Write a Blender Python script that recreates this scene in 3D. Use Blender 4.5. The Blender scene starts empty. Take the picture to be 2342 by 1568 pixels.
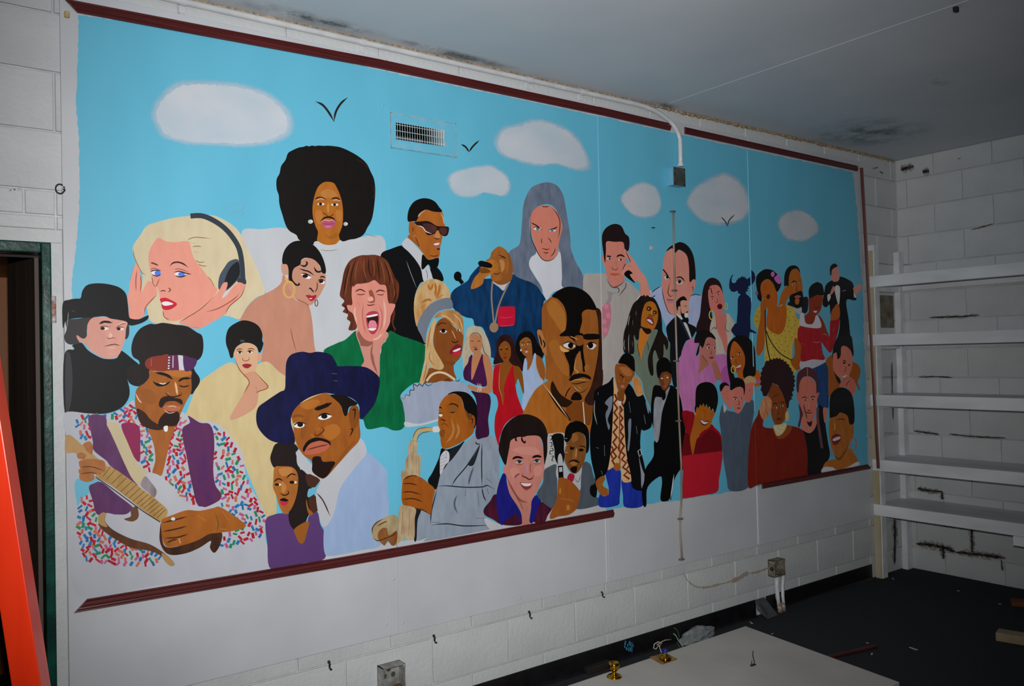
import bpy, bmesh, math, random
from mathutils import Vector, Matrix
from mathutils.geometry import tessellate_polygon

# ---------------------------------------------------------------- camera, light, exposure
SC = bpy.context.scene
COL = SC.collection
W_IMG, H_IMG, F_PX = 2342.0, 1568.0, 1905.9
YAW, PITCH, ROLL = (math.radians(a) for a in (36.557, 0.914, -1.312))
CAM = Vector((-0.480, -3.161, 1.579))
_f = Vector((math.sin(YAW)*math.cos(PITCH), math.cos(YAW)*math.cos(PITCH), math.sin(PITCH)))
_r0 = Vector((math.cos(YAW), -math.sin(YAW), 0.0))
_u0 = _r0.cross(_f)
_r = _r0*math.cos(ROLL) + _u0*math.sin(ROLL)
_u = _u0*math.cos(ROLL) - _r0*math.sin(ROLL)

cam_d = bpy.data.cameras.new('camera')
cam_d.sensor_width = 36.0
cam_d.lens = 36.0*F_PX/W_IMG
cam_d.clip_start = 0.05
cam = bpy.data.objects.new('camera', cam_d)
COL.objects.link(cam)
cam.matrix_world = Matrix(((_r.x, _u.x, -_f.x, CAM.x), (_r.y, _u.y, -_f.y, CAM.y), (_r.z, _u.z, -_f.z, CAM.z), (0, 0, 0, 1)))
SC.camera = cam

world = bpy.data.worlds.new('world')
SC.world = world
world.use_nodes = True
world.node_tree.nodes['Background'].inputs[0].default_value = (0, 0, 0, 1)
world.node_tree.nodes['Background'].inputs[1].default_value = 0.0

# the photographer's flash, a hand's breadth above the lens
fl_d = bpy.data.lights.new('flash_offscreen', 'SPOT')
fl_d.energy = 500.0
fl_d.spot_size = math.radians(88)
fl_d.spot_blend = 1.0
fl_d.shadow_soft_size = 0.025
fl_d.color = (1.0, 0.985, 0.97)
fl = bpy.data.objects.new('flash_offscreen', fl_d)
COL.objects.link(fl)
fl.location = CAM + Vector((0, 0, 0.13)) + _f*0.04
fl.rotation_euler = (-(_f + Vector((-0.015, 0.0, 0.0)))).to_track_quat('Z', 'Y').to_euler()

SC.view_settings.view_transform = 'Standard'
SC.view_settings.look = 'None'
SC.view_settings.gamma = 1.0
SC.view_settings.use_curve_mapping = False
SC.view_settings.exposure = 0.0

# ---------------------------------------------------------------- survey helpers: where a sight line meets a plane of the room
def ray(px, py):
    return _f + _r*((px-W_IMG/2)/F_PX) - _u*((py-H_IMG/2)/F_PX)
def on_y(px, py, y=0.0):
    d = ray(px, py); return CAM + d*((y-CAM.y)/d.y)
def on_x(px, py, x):
    d = ray(px, py); return CAM + d*((x-CAM.x)/d.x)
def on_z(px, py, z=0.0):
    d = ray(px, py); return CAM + d*((z-CAM.z)/d.z)

# ---------------------------------------------------------------- materials
def lin(c):
    c = c/255.0
    return c/12.92 if c <= 0.04045 else ((c+0.055)/1.055)**2.4
def hexlin(h):
    h = h.lstrip('#')
    return tuple(lin(int(h[i:i+2], 16)) for i in (0, 2, 4))
MATS = {}
def new_mat(name):
    m = bpy.data.materials.new(name); m.use_nodes = True
    nt = m.node_tree; b = nt.nodes['Principled BSDF']
    return m, nt, b
def mat(name, c1, c2=None, scale=8.0, stretch=(1, 1, 1), rough=0.6, metal=0.0, bump=0.0, bscale=60.0, spec=0.4, lo=0.35, hi=0.65, detail=4.0):
    """noise mix of two colours, optional bump"""
    if name in MATS: return MATS[name]
    m, nt, b = new_mat(name)
    c1 = hexlin(c1) if isinstance(c1, str) else c1
    c2 = hexlin(c2) if isinstance(c2, str) else (c2 or tuple(v*0.86 for v in c1))
    tc = nt.nodes.new('ShaderNodeTexCoord'); mp = nt.nodes.new('ShaderNodeMapping')
    mp.inputs['Scale'].default_value = stretch
    nt.links.new(tc.outputs['Object'], mp.inputs[0])
    n = nt.nodes.new('ShaderNodeTexNoise'); n.inputs['Scale'].default_value = scale; n.inputs['Detail'].default_value = detail
    nt.links.new(mp.outputs[0], n.inputs['Vector'])
    mr = nt.nodes.new('ShaderNodeMapRange'); mr.inputs[1].default_value = lo; mr.inputs[2].default_value = hi
    nt.links.new(n.outputs[0], mr.inputs[0])
    mx = nt.nodes.new('ShaderNodeMix'); mx.data_type = 'RGBA'
    mx.inputs[6].default_value = (*c1, 1); mx.inputs[7].default_value = (*c2, 1)
    nt.links.new(mr.outputs[0], mx.inputs[0]); nt.links.new(mx.outputs[2], b.inputs['Base Color'])
    b.inputs['Roughness'].default_value = rough; b.inputs['Metallic'].default_value = metal
    b.inputs['Specular IOR Level'].default_value = spec
    if bump:
        n2 = nt.nodes.new('ShaderNodeTexNoise'); n2.inputs['Scale'].default_value = bscale; n2.inputs['Detail'].default_value = 3
        nt.links.new(tc.outputs['Object'], n2.inputs['Vector'])
        bp = nt.nodes.new('ShaderNodeBump'); bp.inputs['Strength'].default_value = bump; bp.inputs['Distance'].default_value = 0.004
        nt.links.new(n2.outputs[0], bp.inputs['Height']); nt.links.new(bp.outputs[0], b.inputs['Normal'])
    MATS[name] = m
    return m

# ---------------------------------------------------------------- mesh helpers
def box(bm, x0, x1, y0, y1, z0, z1):
    v = [bm.verts.new(p) for p in ((x0,y0,z0),(x1,y0,z0),(x1,y1,z0),(x0,y1,z0),(x0,y0,z1),(x1,y0,z1),(x1,y1,z1),(x0,y1,z1))]
    for f in ((0,3,2,1),(4,5,6,7),(0,1,5,4),(1,2,6,5),(2,3,7,6),(3,0,4,7)): bm.faces.new([v[i] for i in f])
    return v
def bevel(bm, w, seg=1):
    bmesh.ops.bevel(bm, geom=bm.edges[:], offset=w, segments=seg, affect='EDGES', profile=0.6)
def tube(bm, pts, r, n=10, caps=True):
    pts = [Vector(p) for p in pts]; rings = []
    up = Vector((0.13, 0.21, 0.97))
    for i, p in enumerate(pts):
        t = (pts[min(i+1, len(pts)-1)]-pts[max(i-1, 0)]).normalized()
        a = t.cross(up); a = a.normalized() if a.length > 1e-4 else t.orthogonal().normalized()
        b = t.cross(a); rr = r[i] if isinstance(r, (list, tuple)) else r
        rings.append([bm.verts.new(p + a*(rr*math.cos(2*math.pi*k/n)) + b*(rr*math.sin(2*math.pi*k/n))) for k in range(n)])
    for i in range(len(rings)-1):
        for k in range(n): bm.faces.new((rings[i][k], rings[i][(k+1)%n], rings[i+1][(k+1)%n], rings[i+1][k]))
    if caps: bm.faces.new(rings[0][::-1]); bm.faces.new(rings[-1])
def lathe(bm, prof, n=24, loc=(0,0,0)):
    rings = [[bm.verts.new((loc[0]+r*math.cos(2*math.pi*k/n), loc[1]+r*math.sin(2*math.pi*k/n), loc[2]+z)) for k in range(n)] for r, z in prof]
    for i in range(len(rings)-1):
        for k in range(n): bm.faces.new((rings[i][k], rings[i][(k+1)%n], rings[i+1][(k+1)%n], rings[i+1][k]))
    bm.faces.new(rings[0][::-1]); bm.faces.new(rings[-1])
def prism(bm, outline, axis_pts):
    """extrude a list of 3D outline points by a vector"""
    a = [bm.verts.new(p) for p in outline]; b = [bm.verts.new(Vector(p)+Vector(axis_pts)) for p in outline]
    n = len(a)
    for i in range(n): bm.faces.new((a[i], a[(i+1)%n], b[(i+1)%n], b[i]))
    bm.faces.new(a[::-1]); bm.faces.new(b)
def obj(name, bm, material=None, parent=None, smooth=False):
    me = bpy.data.meshes.new(name); bmesh.ops.recalc_face_normals(bm, faces=bm.faces[:]); bm.to_mesh(me); bm.free()
    if material: me.materials.append(material)
    if smooth: me.shade_smooth()
    o = bpy.data.objects.new(name, me); COL.objects.link(o)
    if parent: o.parent = parent; o.matrix_parent_inverse = parent.matrix_world.inverted() if parent.type != 'EMPTY' or parent.location.length else Matrix()
    return o
def link(name, me, parent=None):
    o = bpy.data.objects.new(name, me); COL.objects.link(o)
    if parent: o.parent = parent
    return o
def tag(o, label, cat=None, group=None, kind=None):
    if label: o['label'] = label
    if cat: o['category'] = cat
    if group: o['group'] = group
    if kind: o['kind'] = kind
    return o
def thing(name, label, cat, loc=(0,0,0), group=None):
    """an Empty at the base of a thing; parts are built in world space and keep their place"""
    o = bpy.data.objects.new(name, None); COL.objects.link(o); o.location = loc; o.empty_display_size = 0.1
    bpy.context.view_layer.update()
    return tag(o, label, cat, group)
def part(name, bm, m, parent, smooth=False, label=None):
    me = bpy.data.meshes.new(name); bmesh.ops.recalc_face_normals(bm, faces=bm.faces[:])
    inv = parent_world(parent).inverted()
    bm.transform(inv); bm.to_mesh(me); bm.free()
    me.materials.append(m)
    if smooth: me.shade_smooth()
    o = bpy.data.objects.new(name, me); COL.objects.link(o); o.parent = parent
    if label: o['label'] = label
    return o
def parent_world(o):
    m = o.matrix_basis.copy()
    return parent_world(o.parent) @ m if o.parent else m

# ================================================================ THE ROOM
XC, ZC = 5.354, 2.930            # right-hand corner, ceiling height
YB, XL = -5.6, -3.1              # walls behind and left of the photographer
PITCHX, COURSE, Z0 = 0.4095, 0.2015, 0.358
PY = -0.012                      # face of the mural panels
block_m = mat('painted_block', '#c9cccd', '#b4b8ba', scale=3.0, rough=0.52, bump=0.55, bscale=55.0, spec=0.35, lo=0.3, hi=0.75)
mortar_m = mat('painted_mortar', '#c9cccd', '#b4b8ba', scale=9.0, rough=0.7)
plain_m = mat('painted_wall', '#bfc2c3', '#b3b6b8', scale=2.0, rough=0.6)
JT = 0.0034                       # half joint

JD = 0.010                        # depth of the joints
# duct opening behind the air register
HX0, HX1, HZ0, HZ1 = on_y(905, 281, PY-.006).x, on_y(1017, 343, PY-.006).x, 2.520, 2.593
DOOR_X0, DOOR_X1, DOOR_Z = -1.02, -0.055, 1.995
def wall_sheet(name, polys, m):
    bm = bmesh.new()
    for b in polys: box(bm, *b)
    return tag(obj(name, bm, m), None, None, None, 'structure')
wf = wall_sheet('wall_front', [(XL, DOOR_X0, JD, 0.19, 0, ZC+0.05), (DOOR_X1, HX0, JD, 0.19, 0, ZC+0.05), (HX1, XC+0.2, JD, 0.19, 0, ZC+0.05), (HX0, HX1, JD, 0.19, 0, HZ0), (HX0, HX1, JD, 0.19, HZ1, ZC+0.05), (DOOR_X0, DOOR_X1, JD, 0.19, DOOR_Z, ZC+0.05)], mortar_m)
wr = wall_sheet('wall_right', [(XC+JD, XC+0.2, YB, JD, 0, ZC+0.05)], mortar_m)
wall_sheet('wall_back', [(XL, XC+0.2, YB-0.1, YB, 0, ZC+0.05)], plain_m)
wall_sheet('wall_left', [(XL-0.1, XL, YB-0.1, 0.19, 0, ZC+0.05)], plain_m)

_blk = {}
def block_mesh(w, h, edge=0.003, m=None):
    m = m or block_m; k = (round(w, 4), round(h, 4), m.name)
    if k not in _blk:
        bm = bmesh.new(); box(bm, -w/2, w/2, 0, 0.014, -h/2, h/2)
        es = [e for e in bm.edges if all(v.co.y < 0.001 for v in e.verts)]
        bmesh.ops.bevel(bm, geom=es, offset=edge, segments=2, affect='EDGES', profile=0.5)
        me = bpy.data.meshes.new('block'); bmesh.ops.recalc_face_normals(bm, faces=bm.faces[:]); bm.to_mesh(me); bm.free()
        me.materials.append(m); _blk[k] = me
    return _blk[k]
rnd = random.Random(4)
def lay_front(x0, x1, z0, z1):
    w, h = x1-x0-2*JT, z1-z0-2*JT
    if w < 0.02 or h < 0.02: return
    o = link('block', block_mesh(w, h), wf); o.location = ((x0+x1)/2, rnd.uniform(-0.0008, 0.0006), (z0+z1)/2)
def lay_right(y0, y1, z0, z1):
    w, h = y1-y0-2*JT, z1-z0-2*JT
    if w < 0.02 or h < 0.02: return
    o = link('block', block_mesh(w, h), wr); o.location = (XC+rnd.uniform(-0.0006, 0.0008), (y0+y1)/2, (z0+z1)/2); o.rotation_euler = (0, 0, -math.pi/2)
for row in range(-2, 13):
    za, zb = Z0+row*COURSE, min(Z0+(row+1)*COURSE, ZC)
    za = max(za, 0.0)
    heads = [0.781-0.4095*10 + PITCHX*(i+(0.5 if row % 2 else 0)) for i in range(0, 26)]
    for a, b in zip(heads, heads[1:]):
        a, b = max(a, -1.75), min(b, XC)
        if b-a < 0.03: continue
        if 1 <= row <= 11:
            # left pier and lintel beside the panels, and the strip right of them
            segs = []
            if a < 0.06: segs.append((a, min(b, 0.06)))
            if b > 4.84: segs.append((max(a, 4.84), b))
        else: segs = [(a, b)]
        for p, q in segs:
            if za < DOOR_Z and q > DOOR_X0-0.05 and p < DOOR_X1+0.05:
                for s, t in ((p, min(q, DOOR_X0-0.05)), (max(p, DOOR_X1+0.05), q)):
                    if t-s > 0.03: lay_front(s, t, za, zb)
                zt = max(za, DOOR_Z+0.03)
                if zb-zt > 0.03:       # two thin courses bear on the door head
                    a0, a1 = max(p, DOOR_X0-0.05), min(q, DOOR_X1+0.05)
                    lay_front(a0, a1, 2.038, 2.087)
                    c = -0.131 if a0 < -0.131 < a1 else a1
                    lay_front(a0, c, 2.087, zb)
                    if a1-c > .03: lay_front(c, a1, 2.087, zb)
            elif q-p > 0.03: lay_front(p, q, za, zb)
# right-hand wall
for row in range(-2, 13):
    za, zb = max(Z0+row*COURSE, 0.0), min(Z0+(row+1)*COURSE, ZC)
    y = -0.273 if row % 2 == 0 else -0.078
    ys = [0.0] + [y-0.3875*i for i in range(0, 7)]
    for a, b in zip(ys, ys[1:]): lay_right(b, a, za, zb)

# ceiling: big painted boards with filled joints
def ceiling_mat():
    m, nt, b = new_mat('ceiling_paint')
    tc = nt.nodes.new('ShaderNodeTexCoord')
    def noise(scale, detail=4):
        n = nt.nodes.new('ShaderNodeTexNoise'); n.inputs['Scale'].default_value = scale; n.inputs['Detail'].default_value = detail
        nt.links.new(tc.outputs['Object'], n.inputs['Vector']); return n.outputs[0]
    def rng(s, a, b_, lo=0, hi=1):
        r = nt.nodes.new('ShaderNodeMapRange'); r.inputs[1].default_value = a; r.inputs[2].default_value = b_; r.inputs[3].default_value = lo; r.inputs[4].default_value = hi
        nt.links.new(s, r.inputs[0]); return r.outputs[0]
    def mth(op, a, c):
        n = nt.nodes.new('ShaderNodeMath'); n.operation = op
        for i, v in enumerate((a, c)):
            if isinstance(v, (int, float)): n.inputs[i].default_value = v
            else: nt.links.new(v, n.inputs[i])
        return n.outputs[0]
    def mix(f, a, c):
        n = nt.nodes.new('ShaderNodeMix'); n.data_type = 'RGBA'; nt.links.new(f, n.inputs[0])
        for i, v in ((6, a), (7, c)):
            if isinstance(v, tuple): n.inputs[i].default_value = (*v, 1)
            else: nt.links.new(v, n.inputs[i])
        return n.outputs[2]
    base = mix(rng(noise(1.3), .3, .7), hexlin('#cdd2d7'), hexlin('#bdc5cc'))
    # mould blooms: (centre x, y, radius x, radius y)
    tot = None
    for cx, cy, rx, ry, st in STAINS:
        v = nt.nodes.new('ShaderNodeVectorMath'); v.operation = 'SUBTRACT'; v.inputs[1].default_value = (cx, cy, 0)
        nt.links.new(tc.outputs['Object'], v.inputs[0])
        v2 = nt.nodes.new('ShaderNodeVectorMath'); v2.operation = 'MULTIPLY'; v2.inputs[1].default_value = (1/rx, 1/ry, 0)
        nt.links.new(v.outputs[0], v2.inputs[0])
        ln = nt.nodes.new('ShaderNodeVectorMath'); ln.operation = 'LENGTH'; nt.links.new(v2.outputs[0], ln.inputs[0])
        s = mth('MULTIPLY', rng(ln.outputs['Value'], 1.0, 0.25), st)
        tot = s if tot is None else mth('MAXIMUM', tot, s)
    blot = mth('MULTIPLY', tot, mth('ADD', mth('MULTIPLY', rng(noise(7, 6), .42, .6), 0.75), mth('MULTIPLY', rng(noise(60, 2), .45, .65), 0.35)))
    base = mix(mth('MINIMUM', blot, 0.85), base, hexlin('#3c4340'))
    nt.links.new(base, b.inputs['Base Color']); b.inputs['Roughness'].default_value = 0.55
    return m
c1 = on_z(1990, 305, ZC)
STAINS = [(c1.x, c1.y, 0.5, 0.36, 0.8)]
for px, py, rx, ry, s in ((740, 50, .30, .04, 1.0), (700, 40, .42, .07, .6), (1060, 130, .36, .05, .9), (1010, 115, .3, .035, .8), (1510, 238, .22, .06, .9), (2150, 188, .1, .05, .6)):
    p = on_z(px, py, ZC); STAINS.append((p.x, min(p.y, -0.02) if py != 188 else p.y, rx, ry, s))
ceil_m = ceiling_mat()
bm = bmesh.new(); box(bm, XL, XC+0.2, YB, 0.19, ZC+0.012, ZC+0.06)
ceil = tag(obj('ceiling', bm, mortar_m), None, None, None, 'structure')
sx = on_z(1640, 200, ZC).x          # the joint seen running away from the mural wall
sA, sB = on_z(1560, 225, ZC), on_z(2160, 15, ZC)
xs = [XL, sx-2.44*2, sx-2.44, sx, XC+0.1]
for i, (a, b) in enumerate(zip(xs, xs[1:])):
    for c, d in ((YB, -3.66), (-3.66, 0.0)):
        if b-a < 0.05: continue
        bm = bmesh.new(); box(bm, a+0.001, b-0.001, c+0.001, d-0.001, ZC, ZC+0.0125)
        part('ceiling_board', bm, ceil_m, ceil)
bm = bmesh.new(); box(bm, sx-0.012, sx+0.012, -3.6, -0.02, ZC-0.0012, ZC+0.002); bevel(bm, 0.001)
part('joint_filler', bm, ceil_m, ceil)
# crumbling foam bead along the top of the mural wall
foam_m = mat('old_foam', '#b8a184', '#7d6a55', scale=70, rough=0.9, bump=0.8, bscale=150)
bm = bmesh.new(); rf = random.Random(2)
pts = []; rad = []
x = -1.7
while x < XC-0.02:
    pts.append((x, -0.006+rf.uniform(-.003, .003), ZC-0.004+rf.uniform(-.004, .003))); rad.append(rf.uniform(.006, .012)); x += rf.uniform(.012, .025)
tube(bm, pts, rad, 6)
part('foam_bead', bm, foam_m, ceil)
# scratches on the ceiling paint
scr_m = mat('scraped_paint', '#d4d8da', rough=0.5)
bm = bmesh.new()
for (a, b, c, d) in ((1450, 18, 1470, 8), (1775, 65, 1812, 80), (1668, 0, 1705, 8), (1830, 100, 1800, 92), (1985, 122, 2003, 118), (2003, 147, 2028, 139), (2068, 162, 2090, 156), (2135, 187, 2150, 183), (1930, 56, 1925, 60), (2272, 240, 2292, 236), (660, 12, 668, 14), (820, 70, 860, 80), (1920, 85, 1870, 108), (1800, 30, 1850, 10), (2210, 88, 2216, 86)):
    p, q = on_z(a, b, ZC-0.0006), on_z(c, d, ZC-0.0006); t = (q-p).normalized(); n = Vector((-t.y, t.x, 0))*0.002
    bm.faces.new([bm.verts.new(v) for v in (p-n, q-n*.3, q+n*.3, p+n)])
part('scratches', bm, scr_m, ceil)
p = on_z(2186, 16, ZC)
bm = bmesh.new(); box(bm, p.x-.012, p.x+.012, p.y-.008, p.y+.008, ZC-0.02, ZC+.001); bevel(bm, .004, 2)
tag(obj('ceiling_hook', bm, mat('black_plastic', '#161618', rough=.5)), 'small black hook stub fixed to the grey ceiling', 'hook')

# floor: dark carpet
carpet_m = mat('carpet', '#3e4145', '#2c2f32', scale=220, rough=0.95, bump=1.0, bscale=420, spec=0.1, lo=.3, hi=.7)
bm = bmesh.new(); box(bm, XL-.1, XC+0.2, YB-.1, 4.2, -0.06, 0.0)
tag(obj('floor', bm, carpet_m), None, None, None, 'structure')

# baseboards: black rubber cove
base_m = mat('black_rubber', '#17161a', '#0e0e10', scale=14, rough=0.38, spec=0.5)
def cove(name, x0, x1):
    bm = bmesh.new()
    pr = [(0.0, 0.0), (-0.016, 0.0), (-0.009, 0.006), (-0.006, 0.016), (-0.005, 0.098), (-0.002, 0.101), (0.0, 0.101)]
    prism(bm, [(x0, y, z) for y, z in pr], (x1-x0, 0, 0))
    return obj(name, bm, base_m)
pk = on_y(1722, 1400)
tag(cove('baseboard_front', 0.0, 3.62), None, None, None, 'structure')
tag(cove('baseboard_corner', 3.72, 4.885), None, None, None, 'structure')
# peeled length of cove base leaning from the gap between the two
bm = bmesh.new()
prism(bm, [(3.615, -0.002, 0.100), (3.70, -0.002, 0.100), (3.715, -0.02, 0.045), (3.73, -0.075, 0.004), (3.62, -0.085, 0.004), (3.61, -0.02, 0.045)][::1], (0.0, -0.003, 0.001))
tag(obj('loose_cove_strip', bm, mat('rubber_back', '#4a4f52', '#3a3e40', scale=20, rough=.7)), 'grey-backed strip of rubber cove base peeled off the wall foot', 'rubber strip')

# maroon moulding around the mural: a ribbed profile
maroon_m = mat('maroon_moulding', '#5d2222', '#471616', scale=5, stretch=(.5, 30, 30), rough=0.34, spec=0.5)
trim_n = [0]
PROF = [(0.0, 0.0), (0.0, 1.0), (0.006, 1.0), (0.011, 0.93), (0.0075, 0.80), (0.012, 0.66), (0.016, 0.55), (0.012, 0.42), (0.0135, 0.30), (0.0085, 0.18), (0.010, 0.08), (0.004, 0.0)]
def moulding(p0, p1, w, miter0=0.0, miter1=0.0, y=PY, y1=None):
    """p0,p1: lower edge points (x,z); profile thick to -y, height w across; miters shift the ends"""
    trim_n[0] += 1
    a, b = Vector((p0[0], 0, p0[1])), Vector((p1[0], 0, p1[1])); t = (b-a).normalized(); n = Vector((-t.z, 0, t.x))
    bm = bmesh.new()
    A = [bm.verts.new(a + n*(w*h) + t*(miter0*h*w) + Vector((0, y-d, 0))) for d, h in PROF]
    B = [bm.verts.new(b + n*(w*h) - t*(miter1*h*w) + Vector((0, (y if y1 is None else y1)-d, 0))) for d, h in PROF]
    k = len(A)
    for i in range(k): bm.faces.new((A[i], A[(i+1) % k], B[(i+1) % k], B[i]))
    bm.faces.new(A[::-1]); bm.faces.new(B)
    return tag(obj('trim_%d' % trim_n[0], bm, maroon_m), None, None, None, 'structure')
def xz(px, py, y=PY-0.012):
    p = on_y(px, py, y); return (p.x, p.z)
E1, E2, E3 = xz(177, 26), xz(900, 162), xz(1372, 268)
moulding(xz(178, 27), xz(868, 155), 0.040, -1.0, 0)
moulding(xz(868, 155), xz(1376, 262), 0.040)
moulding(xz(1372, 261), xz(1535, 298), 0.041)
moulding(xz(1569, 305), xz(1963, 391), 0.038)
moulding(xz(170, 1403), xz(790, 1296), 0.040, 1.0, 0)
moulding(xz(790, 1296), xz(1405, 1183), 0.040)
moulding(xz(1746, 1118), xz(1993, 1072), 0.034, 0, 1.0)
moulding(xz(2013, 1070, -0.066), xz(1974, 384, -0.02), 0.026, 0, 0, -0.056, -0.012)

# ================================================================ THE MURAL: four white boards, joint strips and the paint on them
mural = thing('mural', 'large painted mural of many singers and musicians under a blue sky on white wall boards', 'mural', (2.43, 0, 0.417))
white_m = mat('white_board', '#c3c6cb', '#b9bcc1', scale=2.2, rough=0.42, spec=0.4)
PZ0, PZ1 = 0.417, 2.862
seam = [-0.021, 1.224, 2.436, 3.655, 4.878]
for a, b in zip(seam, seam[1:]):
    bm = bmesh.new()
    if a < HX0 < b:                # this board is cut out around the air duct
        X, Z = (a+0.0015, HX0, HX1, b-0.0015), (PZ0, HZ0, HZ1, PZ1)
        g = [[[bm.verts.new((x, y, z)) for z in Z] for x in X] for y in (PY, 0.002)]
        for i in range(3):
            for k in range(3):
                if (i, k) != (1, 1):
                    for s in (0, 1): bm.faces.new((g[s][i][k], g[s][i+1][k], g[s][i+1][k+1], g[s][i][k+1]))
        for i in range(3):
            for k in (0, 3):
                bm.faces.new((g[0][i][k], g[0][i+1][k], g[1][i+1][k], g[1][i][k])); bm.faces.new((g[0][k][i], g[0][k][i+1], g[1][k][i+1], g[1][k][i]))
        for k in (1, 2):
            bm.faces.new((g[0][1][k], g[0][2][k], g[1][2][k], g[1][1][k])); bm.faces.new((g[0][k][1], g[0][k][2], g[1][k][2], g[1][k][1]))
    else:
        box(bm, a+0.0015, b-0.0015, PY, 0.002, PZ0, PZ1); bevel(bm, 0.001)
    part('wall_board', bm, white_m, mural, label='white painted wall board')
# ---- paint engine
STEP = 0.00003
GAIN = ((0, .80), (150, .85), (500, .97), (900, 1.0), (1100, .95), (1300, .76), (1500, .50), (1650, .42), (1800, .33), (1950, .25), (2342, .2))
def gain(px):
    for (a, ga), (b, gb) in zip(GAIN, GAIN[1:]):
        if px <= b: return ga + (gb-ga)*(px-a)/(b-a)
    return GAIN[-1][1]
WHITE_LIN, WHITE_ALB = 0.49, 0.56
def reflectance(h, px):
    """colour read off the photograph at a place -> paint reflectance (the flash falls off to the right)"""
    k = WHITE_ALB/(WHITE_LIN*gain(px))
    c = [v*k for v in hexlin(h)]; f = 0.28+0.72*min(1, max(c)/0.11)
    return tuple(round(min(v*f, 0.80), 4) for v in c)
_pm = {}
def paint(c1, c2, rough=0.5):
    key = (c1, c2)
    if key not in _pm:
        if c2 is None:
            _pm[key] = mat('acrylic_%d' % len(_pm), c1, tuple(v*0.93 for v in c1), scale=7, stretch=(1.5, 1, .6), rough=rough, spec=0.22, lo=.35, hi=.65)
        else:
            _pm[key] = mat('acrylic_%d' % len(_pm), c1, c2, scale=24, stretch=(1.5, 1, .5), rough=rough, spec=0.22, lo=.3, hi=.75)
    return _pm[key]
LEVELS = []
def level(pts, own):
    xs = [p[0] for p in pts]; ys = [p[1] for p in pts]
    b = (min(xs), max(xs), min(ys), max(ys)); k = 0
    for q, l in LEVELS:
        if l >= k and b[0] < q[1] and b[1] > q[0] and b[2] < q[3] and b[3] > q[2]: k = l
    k += 1; LEVELS.append((b, k)); return k
def smooth_closed(p, n=5):
    out = []; m = len(p)
    for i in range(m):
        a, b, c, d = p[i-1], p[i], p[(i+1) % m], p[(i+2) % m]
        for k in range(n):
            t = k/n
            out.append(tuple(0.5*((2*b[j])+(-a[j]+c[j])*t+(2*a[j]-5*b[j]+4*c[j]-d[j])*t*t+(-a[j]+3*b[j]-3*c[j]+d[j])*t**3) for j in (0, 1)))
    return out
def smooth_open(p, n=6):
    if len(p) < 3: return p
    out = []; q = [p[0]] + list(p) + [p[-1]]
    for i in range(1, len(q)-2):
        a, b, c, d = q[i-1], q[i], q[i+1], q[i+2]
        for k in range(n):
            t = k/n
            out.append(tuple(0.5*((2*b[j])+(-a[j]+c[j])*t+(2*a[j]-5*b[j]+4*c[j]-d[j])*t*t+(-a[j]+3*b[j]-3*c[j]+d[j])*t**3) for j in (0, 1)))
    out.append(tuple(p[-1])); return out
def ribbon(p, w, taper):
    m = len(p); L = []; R = []
    for i, c in enumerate(p):
        a, b = p[max(i-1, 0)], p[min(i+1, m-1)]
        dx, dy = b[0]-a[0], b[1]-a[1]; l = math.hypot(dx, dy) or 1
        s = i/(m-1) if m > 1 else 0
        ww = w/2*(max(0.25, min(1, 4*s, 4*(1-s))) if taper else 1)
        L.append((c[0]-dy/l*ww, c[1]+dx/l*ww)); R.append((c[0]+dy/l*ww, c[1]-dx/l*ww))
    return L + R[::-1]
def ell(v, n=18):
    cx, cy, rx, ry = v[:4]; a = math.radians(v[4]) if len(v) > 4 else 0
    return [(cx+rx*math.cos(t)*math.cos(a)-ry*math.sin(t)*math.sin(a), cy+rx*math.cos(t)*math.sin(a)+ry*math.sin(t)*math.cos(a)) for t in (2*math.pi*k/n for k in range(n))]
def add_poly(store, pts, material, hole=None):
    k = level(pts, None)
    y = PY - 0.0002 - STEP*k
    w = [on_y(x, yy, y) for x, yy in pts]
    loops = [[Vector((p.x, p.z, 0)) for p in w]]
    if hole:
        h = [Vector((x, y, z)) for x, z in hole]; loops.append([Vector((p.x, p.z, 0)) for p in h]); w = w + h
    tris = tessellate_polygon(loops)
    store.append((w, tris, material))
def build_paint(name, store, parent, label=None):
    V, Fc, mi, mats = [], [], [], []
    for w, tris, m in store:
        o = len(V); V += [tuple(p) for p in w]
        if m not in mats: mats.append(m)
        i = mats.index(m)
        for t in tris:
            a, b, c = (w[j] for j in t)
            if (b-a).cross(c-a).y > 0: t = (t[0], t[2], t[1])
            Fc.append(tuple(o+j for j in t)); mi.append(i)
    me = bpy.data.meshes.new(name)
    inv = parent_world(parent).inverted()
    me.from_pydata([inv @ Vector(v) for v in V], [], Fc)
    for m in mats: me.materials.append(m)
    me.polygons.foreach_set('material_index', mi); me.update()
    o = bpy.data.objects.new(name, me); COL.objects.link(o); o.parent = parent
    if label: o['label'] = label
    return o
CROPS = {'O': (0, 0, 1.0)}
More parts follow.
